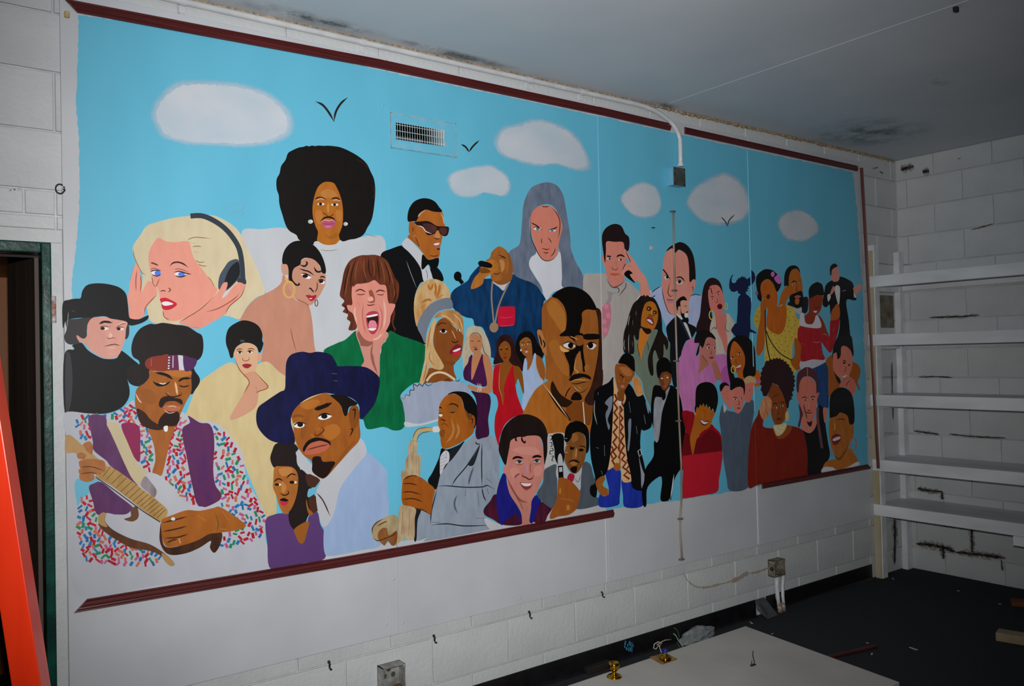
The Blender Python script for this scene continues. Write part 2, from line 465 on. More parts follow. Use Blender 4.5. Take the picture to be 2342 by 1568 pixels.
def figure(label, crop, text, name='painted_figure'):
    """text lines: part|colour[~colour2]|mode|coords.  modes: s smooth area, p straight area, l<w> tapered stroke, b<w> even stroke, e ellipse, r<w> ring"""
    stores = {}; order = []; first = {}
    for line in text.strip().splitlines():
        line = line.strip()
        if not line: continue
        if line[0] == '@': crop = line[1:]; continue
        prt, colr, mode, coords = line.split('|')
        ox, oy, s = CROPS[crop]
        for chunk in coords.split(';'):
            nums = [tuple(float(v) for v in t.split(',')) for t in chunk.split()]
            m0 = mode[0]; wd = float(mode[1:]) if len(mode) > 1 else 8.0
            if m0 in 'er': polys = [ell(v) for v in nums]
            else: polys = [nums]
            for pl in polys:
                if m0 == 's': pl = smooth_closed(pl)
                elif m0 == 'l': pl = ribbon(smooth_open(pl), wd, True)
                elif m0 == 'b': pl = ribbon(smooth_open(pl), wd, False)
                elif m0 == 'z': pl = ribbon(pl, wd, False)
                elif m0 == 'r': pl = ribbon(pl+[pl[0]], wd, False)
                pl = [(ox+x/s, oy+y/s) for x, y in pl]
                cx = sum(p[0] for p in pl)/len(pl)
                cs = colr.split('~')
                gx = round(cx/100)*100
                c1 = reflectance(cs[0], gx); c2 = reflectance(cs[1], gx) if len(cs) > 1 else None
                if prt in ('face', 'head'):
                    if prt not in first: first[prt] = c1
                    elif m0 == 's' and c2 is None and sum(c1) > 0.05:      # blended modelling of the flesh
                        c1 = tuple(round(0.45*a+0.55*b, 4) for a, b in zip(c1, first[prt]))
                if prt not in stores: stores[prt] = []; order.append(prt)
                add_poly(stores[prt], pl, paint(c1, c2))
    root = None
    for i, p in enumerate(order):
        groups = clusters(stores[p], 0.006 if p != 'features' else 0.012)
        groups.sort(key=lambda g: -sum(len(t[0]) for t in g))
        for g in groups:
            if root is None: root = build_paint(name, g, mural, label)
            else: build_paint('facial_feature' if p == 'features' else p, g, root)
    return root
def clusters(items, gap):
    bb = [(min(v.x for v in w)-gap, max(v.x for v in w)+gap, min(v.z for v in w)-gap, max(v.z for v in w)+gap) for w, _, _ in items]
    par = list(range(len(items)))
    def find(i):
        while par[i] != i: i = par[i]
        return i
    for i in range(len(items)):
        for j in range(i):
            a, b = bb[i], bb[j]
            if a[0] < b[1] and a[1] > b[0] and a[2] < b[3] and a[3] > b[2]: par[find(i)] = find(j)
    out = {}
    for i in range(len(items)): out.setdefault(find(i), []).append(items[i])
    return list(out.values())
def ragged(pts, amp, step, seed):
    """break a painted edge up as a dry brush does"""
    r = random.Random(seed); out = []
    for i, a in enumerate(pts):
        b = pts[(i+1) % len(pts)]; d = math.hypot(b[0]-a[0], b[1]-a[1]); n = max(1, int(d/step))
        for k in range(n):
            t = k/n; out.append((a[0]+(b[0]-a[0])*t+r.uniform(-amp, amp), a[1]+(b[1]-a[1])*t+r.uniform(-amp, amp)))
    return out
SKY = (0.115, 0.460, 0.640)
sky_m = mat('sky_paint', SKY, (0.130, 0.500, 0.690), scale=3.0, stretch=(1.4, 1, .5), rough=0.42, spec=0.35, lo=.3, hi=.7)
st = []
add_poly(st, ragged([(180, 34), (400, 66), (640, 110), (868, 160), (1100, 208), (1372, 266), (1560, 308), (1760, 352), (1950, 393), (1960, 480), (1972, 650), (1980, 900), (1986, 1062), (1745, 1106), (1735, 1113), (1562, 1142), (1480, 1152), (1405, 1163), (1250, 1192), (900, 1238), (640, 1284), (400, 1290), (175, 1160), (172, 1000), (166, 760), (165, 680), (164, 640), (172, 580), (178, 520), (183, 420), (180, 320), (174, 240), (178, 120)], 1.6, 8, 3), sky_m, [(HX0, HZ0), (HX0, HZ1), (HX1, HZ1), (HX1, HZ0)])
build_paint('painted_sky', st, mural)
cl_m = mat('cloud_paint', '#c9ced6', '#b4c4d0', scale=3.2, stretch=(1, 1, 1.6), rough=0.45, spec=0.35, lo=.35, hi=.68)
clouds = [('broad white cloud painted above the blonde woman with headphones', [(350, 262), (365, 225), (400, 195), (440, 187), (520, 190), (590, 205), (640, 235), (665, 270), (660, 305), (620, 325), (560, 333), (480, 330), (435, 329), (420, 325), (375, 312), (360, 290)]),
 ('two-lobed white cloud painted right of the air vent', [(1133, 325), (1150, 295), (1190, 283), (1220, 275), (1260, 280), (1310, 305), (1335, 340), (1348, 380), (1320, 388), (1270, 375), (1230, 378), (1180, 365), (1150, 355)]),
 ('small low white cloud painted below the air vent', [(1025, 408), (1050, 390), (1090, 382), (1125, 380), (1160, 405), (1165, 430), (1150, 448), (1110, 440), (1080, 450), (1040, 442)]),
 ('round white cloud painted left of the copper-coloured wire', [(1420, 455), (1440, 430), (1470, 418), (1500, 430), (1512, 465), (1500, 490), (1470, 497), (1440, 485)]),
 ('big round white cloud painted behind a small bird', [(1573, 460), (1590, 430), (1630, 405), (1665, 398), (1700, 425), (1715, 470), (1700, 500), (1650, 513), (1610, 505), (1580, 480)]),
 ('faint small cloud painted above the tuxedo singer with open arms', [(1780, 510), (1800, 485), (1835, 482), (1865, 505), (1870, 530), (1840, 550), (1800, 545)])]
for i, (lb, c) in enumerate(clouds):
    sp = smooth_closed(c, 6); cx = sum(p[0] for p in sp)/len(sp); cy = sum(p[1] for p in sp)/len(sp)
    st = []
    for k, (g, f) in enumerate(((1.05, .18), (1.03, .36), (1.01, .54), (.99, .70), (.97, .85))):
        c1 = tuple(SKY[t]+(v-SKY[t])*f for t, v in enumerate(hexlin('#bfc5cf'))); c2 = tuple(SKY[t]+(v-SKY[t])*f*.86 for t, v in enumerate(hexlin('#a9bccb')))
        add_poly(st, ragged([(cx+(x-cx)*g, cy+(y-cy)*(1+(g-1)*1.5)) for x, y in sp], 1.6, 4, i*7+k), mat('cloud_dry_%d' % k, c1, c2, scale=9, stretch=(1, 1, 1.4), rough=.45, spec=.3))
    add_poly(st, ragged([(cx+(x-cx)*.945, cy+(y-cy)*.92) for x, y in sp], 1.8, 4, i+9), cl_m)
    build_paint('painted_cloud', st, mural, lb)
BIRD = '#2e2620'
for lb, t in (('large dark V-shaped bird painted above the tall afro', 'wing|#33291f|l5|722,232 738,240 752,257 764,278;764,277 768,256 780,236 795,223'), ('small dark bird painted beside the air vent', 'wing|#33291f|l4|1055,330 1065,336 1073,348;1073,347 1082,334 1096,321'), ('small thin bird painted on the big round cloud', 'wing|#222|l2.5|1649,496 1658,505 1664,518;1664,517 1668,503 1681,490')):
    figure(lb, 'O', t.replace('#222', '#2a241f'), 'painted_bird')
figure('faint smudge of grey brush marks painted above the headphones', 'O', 'smudge|#62a4bd|l4|505,478 530,470 560,458;515,490 545,486 566,455;540,500 555,490 552,478;520,483 550,480 562,470', 'painted_smudge')
CROPS.update(A=(0, 400, 3.9033), B=(100, 620, 3.92), C=(100, 920, 3.92), D=(480, 500, 3.92), E=(580, 320, 5.2267), F=(720, 560, 3.5636), G=(560, 780, 3.0154),
  H=(860, 430, 4.238), I=(1020, 400, 3.92), J=(900, 720, 5.227), K=(840, 860, 3.824), L=(1090, 640, 4.3556), M=(1090, 920, 5.2267), N=(1330, 490, 5.058),
  P=(1330, 780, 3.92), Q=(1540, 600, 5.6), R=(1540, 820, 4.612), S=(1700, 580, 5.2267), T=(1690, 780, 4.48), U=(1420, 660, 7.127))

# ---------------------------------------------------------------- painted figures, back to front
figure('painted figure in a white shirt with a huge round black afro and crystal earrings', 'O', '''
shirt|#b2b6bb|s|553,529 600,524 650,521 700,540 800,545 850,538 879,546 884,600 902,700 890,800 740,815 700,800 650,720 605,665 572,600
@E
shirt|#6b625c|l5|1330,1115 1400,1140 1480,1158;1530,1150 1560,1195
hair|#1c1718~#231a18|s|540,90 590,82 635,68 660,76 700,66 730,72 780,66 840,70 900,68 1030,85 1150,135 1260,200 1350,280 1400,380 1440,470 1455,600 1445,760 1425,900 1400,980 1360,1050 1330,1110 1290,1150 1220,1180 1150,1190 1070,1212 1020,1190 900,1200 760,1220 700,1250 600,1220 540,1190 510,1135 440,1095 400,1050 370,980 340,880 318,810 305,740 300,660 275,580 275,470 310,400 330,310 380,240 410,160 460,125
hair|#3d2a18|l10|1230,230 1320,280 1370,350;1420,540 1448,640 1420,700
face|#a8641f~#9a5819|s|860,500 950,510 990,560 1030,650 1060,760 1070,900 1060,1020 1040,1080 1020,1140 1030,1200 990,1240 900,1255 820,1240 760,1205 770,1100 740,1030 710,920 705,800 725,680 760,580 800,530
face|#b37f48|s|800,630 880,585 960,610 1000,670 940,700 900,690 840,690
face|#b4783a|s|740,860 800,840 830,930 790,1000 750,960;980,850 1050,850 1050,960 1000,960
face|#7a4518|s|850,1110 900,1150 960,1120 1020,1110 990,1165 900,1180
face|#8a4a1c|s|745,770 790,735 850,740 850,800 790,790;930,765 970,740 1040,745 1020,800 950,795
shirt_collar|#b6babe|s|720,1235 760,1208 830,1243 900,1256 980,1244 1025,1205 1056,1240 1010,1300 900,1322 790,1308
shirt_collar|#55504c|l5|785,1305 840,1317 900,1322 960,1316 1015,1300;740,1215 752,1245
features|#d8d4cc|e|805,766,44,15 970,773,44,15
features|#2a1a12|e|800,765,20,17 968,772,18,17
features|#4a2413|l22|735,705 790,688 865,708;925,705 990,692 1040,722
features|#c99f80|l12|745,722 800,700 852,716;945,722 990,715 1045,730
features|#c08a4e|l16|893,750 890,820 893,870
features|#5d2f12|l12|838,845 832,872 860,885 880,908 905,915 930,905 955,885 950,868
features|#2a1510|l20|792,980 840,935 895,922 950,938 988,985
features|#a74c6a|s|805,992 850,955 900,965 950,955 990,997 950,1040 890,1062 840,1035
features|#d9a89a|l8|800,990 850,955 895,965 950,955 988,990
features|#7d3048|l7|825,1000 890,1005 975,998
features|#c06690|e|890,1035,45,14
earring|#a9b0ae|e|680,975,30,25 1100,1003,26,23
earring|#e6eeea|e|697,970,10,12 1116,1000,9,11
''')
figure('painted blonde woman with blue eyes and red lips holding headphones to her ears', 'A', '''
hair|#bfb394~#b8a98a|s|1700,365 1560,380 1420,415 1310,455 1250,540 1195,620 1185,680 1215,760 1235,830 1270,880 1265,1000 1250,1060 1310,1180 1340,1300 1450,1330 1600,1335 1700,1300 1900,1250 2050,1262 2140,1285 2200,1180 2290,1090 2365,1050 2320,900 2270,780 2225,690 2190,620 2150,530 2080,450 1980,390 1880,358
hair|#8d6b3a|l8|1190,660 1200,730 1260,860 1300,890;1670,582 1740,556 1880,568;1700,600 1740,610;1715,640 1760,635 1800,640;1725,685 1770,690;1745,760 1780,778 1830,775;1770,790 1800,810 1850,812;1855,905 1890,950 1920,1010
face|#d08a7a~#c98473|s|1410,562 1480,590 1560,600 1640,590 1690,600 1710,680 1740,760 1790,820 1850,900 1900,980 1940,1020 1900,1090 1780,1190 1660,1270 1560,1303 1500,1285 1460,1230 1450,1180 1430,1110 1420,1050 1400,1000 1360,930 1350,880 1330,800 1325,720 1350,640
hand|#d08a7a~#c98473|s|1210,790 1195,830 1175,900 1160,960 1150,1040 1140,1100 1150,1200 1150,1275 1230,1290 1285,1250 1300,1180 1360,1110 1400,1070 1395,1010 1350,950 1310,960 1265,1045 1265,950 1250,870 1225,800
hand|#8f4a3a|l9|1222,850 1213,940 1215,1035;1252,890 1260,960 1252,1050;1400,1070 1350,1120 1300,1180 1290,1240;1195,800 1160,940
headphones|#343d48|b46|1700,366 1800,364 1900,402 2000,470 2080,560 2135,660 2158,780 2168,930
headphones|#3f4a57|s|2130,760 2050,768 2000,830 1960,900 1948,980 1960,1025 2020,1032 2100,960 2145,900
headphones|#23272e|s|2130,780 2085,795 2040,850 2010,930 2000,1000 2030,1015 2100,950 2140,880
headphones|#343d48|s|2140,915 2190,925 2192,975 2120,955
hand|#d08a7a~#c98473|s|2030,960 1990,968 1950,1040 1880,1110 1760,1220 1640,1290 1600,1320 1680,1350 1770,1372 1900,1310 2010,1240 2050,1170 2120,1100 2190,1000 2180,975 2130,958 2080,1000 2010,1080 1980,1100 2020,1020
hand|#b8bcc0|s|2060,1012 2005,1050 1985,1098 2030,1065
hand|#8f4a3a|l9|1905,1090 1790,1195 1665,1275 1605,1310;2140,1060 2070,1120 1950,1190 1840,1222;2190,990 2150,1080 2050,1170 2010,1245;1660,1350 1780,1365
features|#dfe2e4|e|1395,876,44,22 1615,885,56,21
features|#4a72d4|e|1408,876,28,24 1620,886,30,20
features|#1d2440|l9|1340,862 1380,850 1440,854;1352,885 1400,902 1440,885
features|#2d2018|l10|1552,868 1600,860 1665,878 1712,886;1560,895 1615,910 1670,890
features|#8a5348|l8|1338,845 1375,832 1430,850;1555,845 1600,838 1690,868
features|#5a3524|l14|1345,783 1375,790 1415,808
features|#3d2418|l14|1516,812 1545,785 1590,778 1640,795 1678,825
features|#8f4a3a|l8|1355,905 1365,960 1388,1000;1425,920 1400,980 1385,1000
features|#5a2c22|l9|1428,1040 1460,1030 1478,1042;1500,1005 1522,1025 1500,1045
features|#b8182c|s|1428,1105 1475,1095 1520,1112 1580,1150 1540,1190 1490,1205 1450,1192 1438,1140
features|#dcdfe2|s|1445,1138 1490,1128 1548,1150 1490,1166 1455,1160
features|#8f4a3a|l9|1455,1210 1468,1265 1515,1298
features|#de9f8c|l10|1480,680 1560,670;1620,1035 1660,1030
''')
figure('painted woman with bare back, sleek black hair and a big gold hoop earring', 'D', '''
back|#b27d68~#a97561|s|660,500 640,570 590,620 500,670 420,710 360,760 310,830 270,910 300,915 400,950 460,1030 480,1120 460,1280 500,1290 540,1350 600,1440 700,1570 780,1560 820,1330 900,1280 950,1230 935,1120 925,1000 915,900 890,790 840,745 760,720 720,600
face|#b5826c|s|840,360 920,355 970,400 1000,470 1035,490 1035,580 1000,660 960,720 900,775 830,750 770,720 720,640 690,560 740,460 800,400
back|#8a4f3c|l8|722,968 735,1040 752,1110 778,1195;890,790 860,758 760,712
ear|#b88a76|s|645,400 690,410 706,460 700,500 660,500 641,460
hair|#1b1816|s|650,400 655,320 690,250 750,205 830,198 920,230 980,290 1020,370 1040,450 1035,490 1003,480 985,420 930,365 860,350 820,370 810,410 760,440 740,480 740,540 765,578 750,590 715,560 705,520 705,460 690,410
hair|#26211d|l16|740,550 770,590 800,590 795,570;805,412 850,425 872,400 858,378;932,430 955,470 985,475 1000,462
features|#dfe0de|s|820,492 870,500 912,520 880,540 840,520
features|#dfe0de|e|1010,570,20,15
features|#2a1815|e|855,513,25,17 997,562,20,14
features|#241614|l12|800,446 850,463 890,475 935,508;985,525 1010,518 1036,530
features|#2a1815|l9|815,490 860,492 912,522;965,555 1000,542 1030,560
features|#5f2f28|l10|960,560 962,620 940,660
features|#2a1815|l12|885,640 900,622 920,645 935,660
features|#9b1d31|s|860,687 895,683 915,690 955,684 940,722 905,738 880,712
features|#d7a0a0|e|905,715,14,6
earring|#c29a55|r18|710,635,48,72
earring|#c9a25c|b16|680,520 690,560
earring|#4a3020|r7|955,755,13,28
''')
figure('painted short-haired woman with red lipstick in a pale yellow top', 'O', '''
top|#bfae82~#b5a377|s|528,828 480,855 452,880 432,930 425,960 480,970 540,1020 570,1090 595,1150 608,1188 632,1172 630,1100 645,1040 720,1000 740,900 650,858 608,826 560,850
@D
face|#c49c7a|s|240,1150 300,1115 370,1115 415,1150 432,1200 428,1280 412,1360 400,1400 460,1450 520,1510 440,1545 420,1570 300,1575 350,1460 310,1410 250,1330 225,1250 212,1200
neck|#bb8a70|s|300,1400 400,1370 450,1440 520,1508 445,1542 400,1700 180,1800 300,1570 350,1460
ear|#c08f76|e|445,1240,20,40
hair|#211a1a|s|230,935 300,910 380,925 440,965 470,1030 470,1090 480,1120 462,1180 440,1200 420,1150 370,1118 300,1113 240,1148 215,1200 208,1240 185,1245 165,1180 145,1120 145,1050 170,980
hair|#4a4340|e|290,1095,22,12
features|#d9d2c6|e|270,1198,24,10 360,1194,26,10
features|#2a1a14|e|268,1198,12,10 358,1193,12,10
features|#4a2a1c|l8|240,1190 270,1184 298,1200;330,1195 360,1180 392,1192
features|#4a2a1c|l7|235,1178 265,1165 295,1172;335,1172 370,1162 405,1176
features|#8a553c|l8|292,1240 295,1262 320,1275 350,1262 348,1235
features|#8c1f2a|s|290,1310 330,1298 375,1310 345,1338 312,1336
features|#8a4a2a|l9|405,1370 460,1435 522,1508 442,1545 412,1560;225,1250 265,1350 350,1452 330,1520 300,1570;412,1500 425,1560
''')
figure('painted tuxedo man wearing dark sunglasses and a black bow tie', 'H', '''
jacket|#15161a|s|55,630 140,590 255,555 300,600 380,690 430,760 468,890 430,920 390,1000 370,1100 380,1260 430,1400 478,1515 300,1450 80,1400 60,1250 80,1090 90,930 50,800 40,720
jacket|#15161a|s|525,765 590,768 640,830 650,900 560,885
shirt|#b4b6bd|s|250,550 305,480 350,520 440,620 475,650 440,740 500,745 548,885 465,905 430,770 340,640
jacket|#101114|s|445,660 460,645 500,690 540,690 605,675 605,740 580,780 530,770 505,740 460,785 440,770
jacket|#7d828a|l6|295,705 335,820 392,965
shirt|#4c4f56|l5|482,782 497,830 497,885
face|#a55f23~#96531c|s|480,205 560,225 640,230 660,330 668,370 645,470 622,580 612,665 560,682 500,690 460,640 400,560 330,500 305,475 325,450 380,460 385,330 420,270
face|#6f3a15|s|318,470 345,470 400,540 430,580 400,560 350,510
ear|#9a561f|s|325,318 360,325 385,370 382,450 345,466 318,420
ear|#5a2d10|l9|345,380 360,390 350,430
hair|#1b1613|s|310,322 306,260 325,190 370,130 440,100 510,102 570,130 610,180 640,228 560,228 480,208 430,250 402,300 385,322 350,320
face|#c79a6e|l10|625,240 650,290 660,350;405,280 430,245 480,212
glasses|#2c1a19|s|370,330 430,322 490,318 530,330 590,366 650,370 706,380 695,450 660,466 620,440 605,405 570,440 500,455 460,395 400,360
glasses|#56302b~#3f2220|s|455,345 530,348 590,385 565,432 510,430 470,385
glasses|#56302b~#3f2220|s|620,383 690,388 682,442 645,452 618,412
glasses|#d4cdc4|l9|400,362 450,378 485,420 540,442
features|#b97a4a|s|565,470 590,412 612,435 622,478 590,490
features|#3a1c0e|l9|560,480 590,492 618,488
features|#a5583c|s|540,542 580,522 626,533 616,578 582,585
features|#e4e0da|s|560,540 614,530 604,548 575,553
features|#5a2a12|l9|525,500 535,520;380,470 405,530 420,565;520,650 560,660 608,650
features|#3a1c0e|e|605,590,16,8
''')
figure('painted shouting man with shaggy brown hair in an open green jacket', 'F', '''
jacket|#00653a~#005430|s|330,700 250,770 180,800 70,865 160,960 230,1070 350,1020 402,960 400,930 370,830 345,740
jacket|#00653a~#005430|s|610,700 700,740 890,810 900,900 880,1000 860,1090 850,1120 800,1130 700,1220 720,1300 740,1440 710,1500 640,1510 560,1482 430,1500 395,1425 360,1400 380,1220 420,1060 530,900 545,820 580,780
chest|#bd8376|s|345,690 370,830 402,940 380,992 460,1030 523,1078 530,930 545,825 600,740 560,700
chest|#8a5548|s|345,730 370,800 375,820 440,825 475,790 410,770 370,700
chest|#8f5446|l14|472,800 460,900 492,1020;470,880 480,960 510,1050
hair|#4f2415~#6a3520|s|430,82 370,85 300,115 262,160 237,220 222,300 210,360 205,415 240,455 218,490 245,515 228,545 270,565 262,602 290,630 275,690 330,690 345,640 330,500 560,480 640,500 655,560 640,640 660,690 620,718 650,700 625,620 655,485 680,420 685,320 650,260 620,190 590,130 540,95 490,80
face|#cd8677~#c47c6d|s|315,320 400,310 480,285 530,320 580,330 595,420 603,470 655,485 640,535 620,580 610,640 580,700 540,760 480,787 410,770 360,700 330,620 310,560 272,530 265,490 305,485 300,400
hair|#4f2415~#6a3520|s|310,340 330,250 440,200 560,230 600,330 612,470 595,450 580,335 530,322 490,285 440,305 380,315 340,318
hair|#7d4a2c|l8|310,130 275,240 255,360 245,430;360,110 335,200 325,290;405,100 400,190 420,280;470,95 485,190 480,270;530,110 560,220 570,310;585,150 625,260 650,370 640,440;610,330 625,430
hair|#2f140c|l8|285,160 255,280 235,400;335,110 300,230 290,330;440,95 440,200 460,260;505,95 520,200 530,290;560,130 600,230 615,330;640,300 660,400 640,470;230,480 265,530 255,560;290,640 300,670
face|#e0a999|l14|560,440 575,560 560,680;330,500 325,560 345,640;470,770 510,760 550,720
face|#a55f52|l8|400,480 388,560 400,660 420,720;520,480 548,560 545,650 520,720;350,470 370,500
features|#a9354a|s|422,565 460,540 512,546 525,600 516,680 480,727 445,708 420,630
features|#3c1d16|s|430,580 510,570 512,640 490,668 440,650
features|#dddfe0|s|425,578 505,562 506,576 430,590
features|#d27a8c|s|447,620 490,618 506,660 480,690 440,672
features|#e2e0de|s|438,680 500,678 480,697 450,696
features|#5a2c22|l11|328,382 370,362 418,385;495,388 530,368 578,382
features|#6d352a|l8|340,400 375,405 415,398;505,400 540,408 565,398
features|#8a4a3a|s|440,380 458,365 475,385 490,440 480,470 440,468 430,440 448,420
features|#d89a88|s|430,430 465,420 478,450 440,460
features|#5a2c22|l9|425,482 440,492 462,490 495,482
''')
figure('painted long grey-haired man in a white shirt with stern blue eyes', 'I', '''
shirt|#b3b6bd|s|800,690 755,740 740,810 800,910 865,1040 900,1125 960,1050 1052,1003 1040,850 1030,710 1000,690
hair|#525d6e~#677183|s|870,70 940,70 1000,100 1050,180 1075,300 1100,450 1115,560 1120,660 1160,770 1220,880 1240,960 1246,1045 1150,1010 1045,1003 1040,900 1030,720 1000,600 1040,460 980,300 900,260 800,300 750,400 760,560 810,690 760,740 745,810 790,900 850,990 866,1055 820,1000 760,960 680,940 610,890 580,780 568,690 640,640 665,600 680,450 690,300 715,200 770,110
face|#b66f5f~#b06959|s|850,275 920,270 980,310 1025,390 1045,470 1025,550 1008,640 1002,705 950,762 900,770 850,742 810,680 780,580 758,480 755,380 790,310
features|#2a1614|l10|762,428 810,452 862,492;922,492 965,482 1002,462
features|#cfd2d4|e|820,482,34,13 955,496,30,13
features|#5a6a8a|e|822,482,15,14 952,496,14,14
features|#2a1614|l6|780,470 820,468 858,492;922,500 950,482 985,490
features|#5f2b24|l8|858,565 855,595 862,610;912,562 935,585 946,608;890,622 905,628
features|#6d2a24|l10|855,658 890,665 905,668 932,660;872,690 900,700 918,690
features|#3a1a16|l7|762,350 757,450 765,560 800,650 850,740 900,770 960,755 1005,705;855,280 890,285 925,282;950,300 990,340 1020,410 1018,500 1005,570;985,650 965,700 940,730
''')
figure('painted singer in a blue jersey with a red chest pocket and gold chain holding a microphone', 'I', '''
jersey|#0d3a66~#0a2748|s|330,800 280,830 220,900 190,950 80,1020 40,1080 40,1150 100,1230 180,1275 240,1290 260,1350 330,1370 380,1500 420,1640 860,1660 870,1180 895,1120 860,1060 820,1000 760,960 700,940 640,915 600,890 560,960 450,980 410,930 330,920
microphone|#0e1013|e|105,908,35,44
microphone|#0e1013|b34|112,925 150,972
shirt|#b4b6bd|s|412,955 470,1000 515,1036 545,985 575,955 480,950
head|#9a5f28~#84491c|s|470,640 530,665 570,720 595,800 597,900 570,958 490,985 420,950 400,900 430,860 360,775 395,740 410,690
head|#58301a|s|545,690 575,725 597,810 597,900 570,958 490,985 430,955 500,940 550,880 565,800
head|#c8935a|s|480,760 520,770 525,830 500,870 490,820
head|#5a3118|l10|465,715 500,725 540,750;470,700 490,690;420,880 460,890 490,870
head|#2a150c|l8|490,735 515,735 535,750;395,735 430,745
hand|#b06f2c~#9a5c22|s|350,780 420,758 462,790 462,850 420,882 350,920 320,985 225,1022 250,930 300,870 310,830
hand|#6f3f16|s|300,840 360,835 400,870 320,880
hand|#6f3f16|l7|415,800 440,840;440,780 455,820;400,850 440,870
microphone|#121519|s|290,782 320,768 405,795 405,832 320,822 293,805
chain|#8a7663|b14|418,948 408,1080 418,1220 430,1330
chain|#8a7663|b14|560,975 505,1090 465,1200 440,1330
chain|#8f7457|e|430,1365,40,46
pocket|#b0122f|s|472,1190 500,1180 600,1178 620,1200 616,1330 590,1350 475,1354 466,1300
pocket|#c5415a|l5|480,1270 540,1280 610,1265;475,1352 560,1350 610,1335
''')
figure('painted blonde woman in a grey headband and pale fur stole', 'H', '''
hair|#bda57a~#a8702f|s|395,1340 370,1220 370,1090 400,980 460,910 540,880 620,895 680,940 715,1010 716,1075 640,1070 560,1100 480,1180 430,1280
hair|#a4642a|l22|500,930 530,980 555,920;570,910 580,980 570,1050;620,930 610,1000 580,1070;440,1110 500,1080 540,1090;430,1160 480,1130;660,1030 600,1060
headband|#69727f|s|400,1340 440,1230 520,1130 620,1078 720,1068 742,1158 660,1175 590,1205 530,1285 490,1400 477,1505 440,1430
@J
face|#82481d~#723d17|s|480,230 500,130 560,50 640,40 720,140 800,200 836,240 832,330 818,450 790,520 740,570 720,600 725,680 745,775 600,800 400,810 365,790 420,640 560,650 600,620 560,540 500,430 475,330
face|#5a2e12|s|600,540 680,560 740,560 720,600 690,600 620,580
hair|#c2a67c~#b08a55|s|390,290 420,180 470,70 500,40 510,80 490,180 468,320 500,420 580,560 602,620 560,657 480,640 430,610 410,680 380,760 360,812 312,812 340,690 370,560 380,400
hair|#8f6230|l10|450,120 420,280 400,420;440,430 430,520 480,600;500,480 540,560;350,800 380,680 400,560
hair|#b58a58~#94602c|s|480,40 540,-30 640,-60 740,-50 800,-10 832,60 838,235 800,190 740,150 690,100 640,50 580,20
hair|#d8bc92|l8|560,0 650,30 750,130;700,-20 790,60 830,190
features|#e0ded8|s|550,195 590,170 640,195 600,218
features|#1d1210|e|595,192,25,22
features|#d8d0c4|e|775,180,22,12
features|#1d1210|e|772,180,11,11
features|#1d1210|l9|548,195 590,168 645,190;515,135 575,95 645,108
features|#c9935a|l11|695,180 720,230 745,290;640,270 640,270
features|#3a1a0e|l12|688,305 715,325 750,328 785,300
features|#7a1726|s|668,455 700,395 755,350 812,372 808,430 785,470 740,482
features|#c21f3a|s|700,460 750,440 805,425 790,468 745,480
features|#e2e0de|s|708,430 760,405 802,393 790,418 735,440
dress|#c9b89a|b26|395,790 450,720 520,688 590,690 650,715 735,775
stole|#939cb0~#8790a6|s|240,830 320,820 450,830 560,790 700,800 800,800 870,840 905,900 880,960 760,930 680,950 600,1040 550,1130 545,1200 560,1250 400,1290 250,1312 150,1330 132,1180 102,1020 80,980 150,950 210,900
stole|#b4b8c0|s|140,1275 300,1300 545,1238 545,1262 400,1305 300,1326 150,1336
stole|#1f2328|l9|85,975 125,1000 150,950 190,965 200,900 245,895 238,825 285,850 310,822 345,850 370,815 410,845 450,830 490,790 540,775;600,790 650,770 690,800;740,780 770,790 800,765;800,800 850,800;80,980 120,1020
''')
figure('painted man in a wide black hat and black coat', 'B', '''
coat|#16191d|s|255,665 320,640 350,650 400,710 480,760 550,785 650,780 680,730 705,715 800,790 860,850 780,880 750,950 770,1060 760,1140 700,1220 600,1265 480,1280 300,1268 190,1270 182,760 272,700
coat|#3b3a40|s|195,775 235,742 258,960 240,1200 200,1245
hair|#3d393b|s|200,440 300,425 445,410 400,470 387,530 385,592 350,605 300,592 320,640 280,655 230,655 195,630 185,580 205,520
hair|#3a363a|s|735,470 762,470 766,560 745,606 728,592
face|#c28c7e~#b98174|s|440,418 560,410 660,435 748,452 737,520 730,600 702,690 680,740 640,775 560,782 480,750 420,710 380,660 350,640 315,625 295,590 300,573 340,600 370,600 392,560 392,480
hat|#14171b|s|330,240 345,180 380,130 440,110 540,110 640,130 700,160 740,210 755,300 765,400 785,425 850,430 910,405 940,396 930,432 870,467 780,487 740,452 680,437 600,424 540,403 420,415 300,420 205,440 182,492 170,492 170,290 230,255 290,245
hat|#8f9598|l5|222,360 215,440 205,520;250,355 275,357
features|#2c1a16|l20|498,472 545,452 617,462
features|#4a2a20|l12|655,495 690,474 735,466
features|#d6c8c0|e|548,513,32,14 695,517,24,11
features|#2a1612|e|528,512,20,14 672,516,18,13
features|#7d4a3e|l9|500,500 540,492 590,500;640,510 680,498 725,510;600,480 596,505
features|#8a564a|l9|560,590 585,605 612,597 650,600
features|#d8a89a|e|600,575,16,22
features|#5a2f2a|l9|538,675 600,660 640,655 688,668
features|#cda096|e|615,686,34,7
features|#d9a394|l12|650,490 700,465 742,460;590,745 640,740
''')
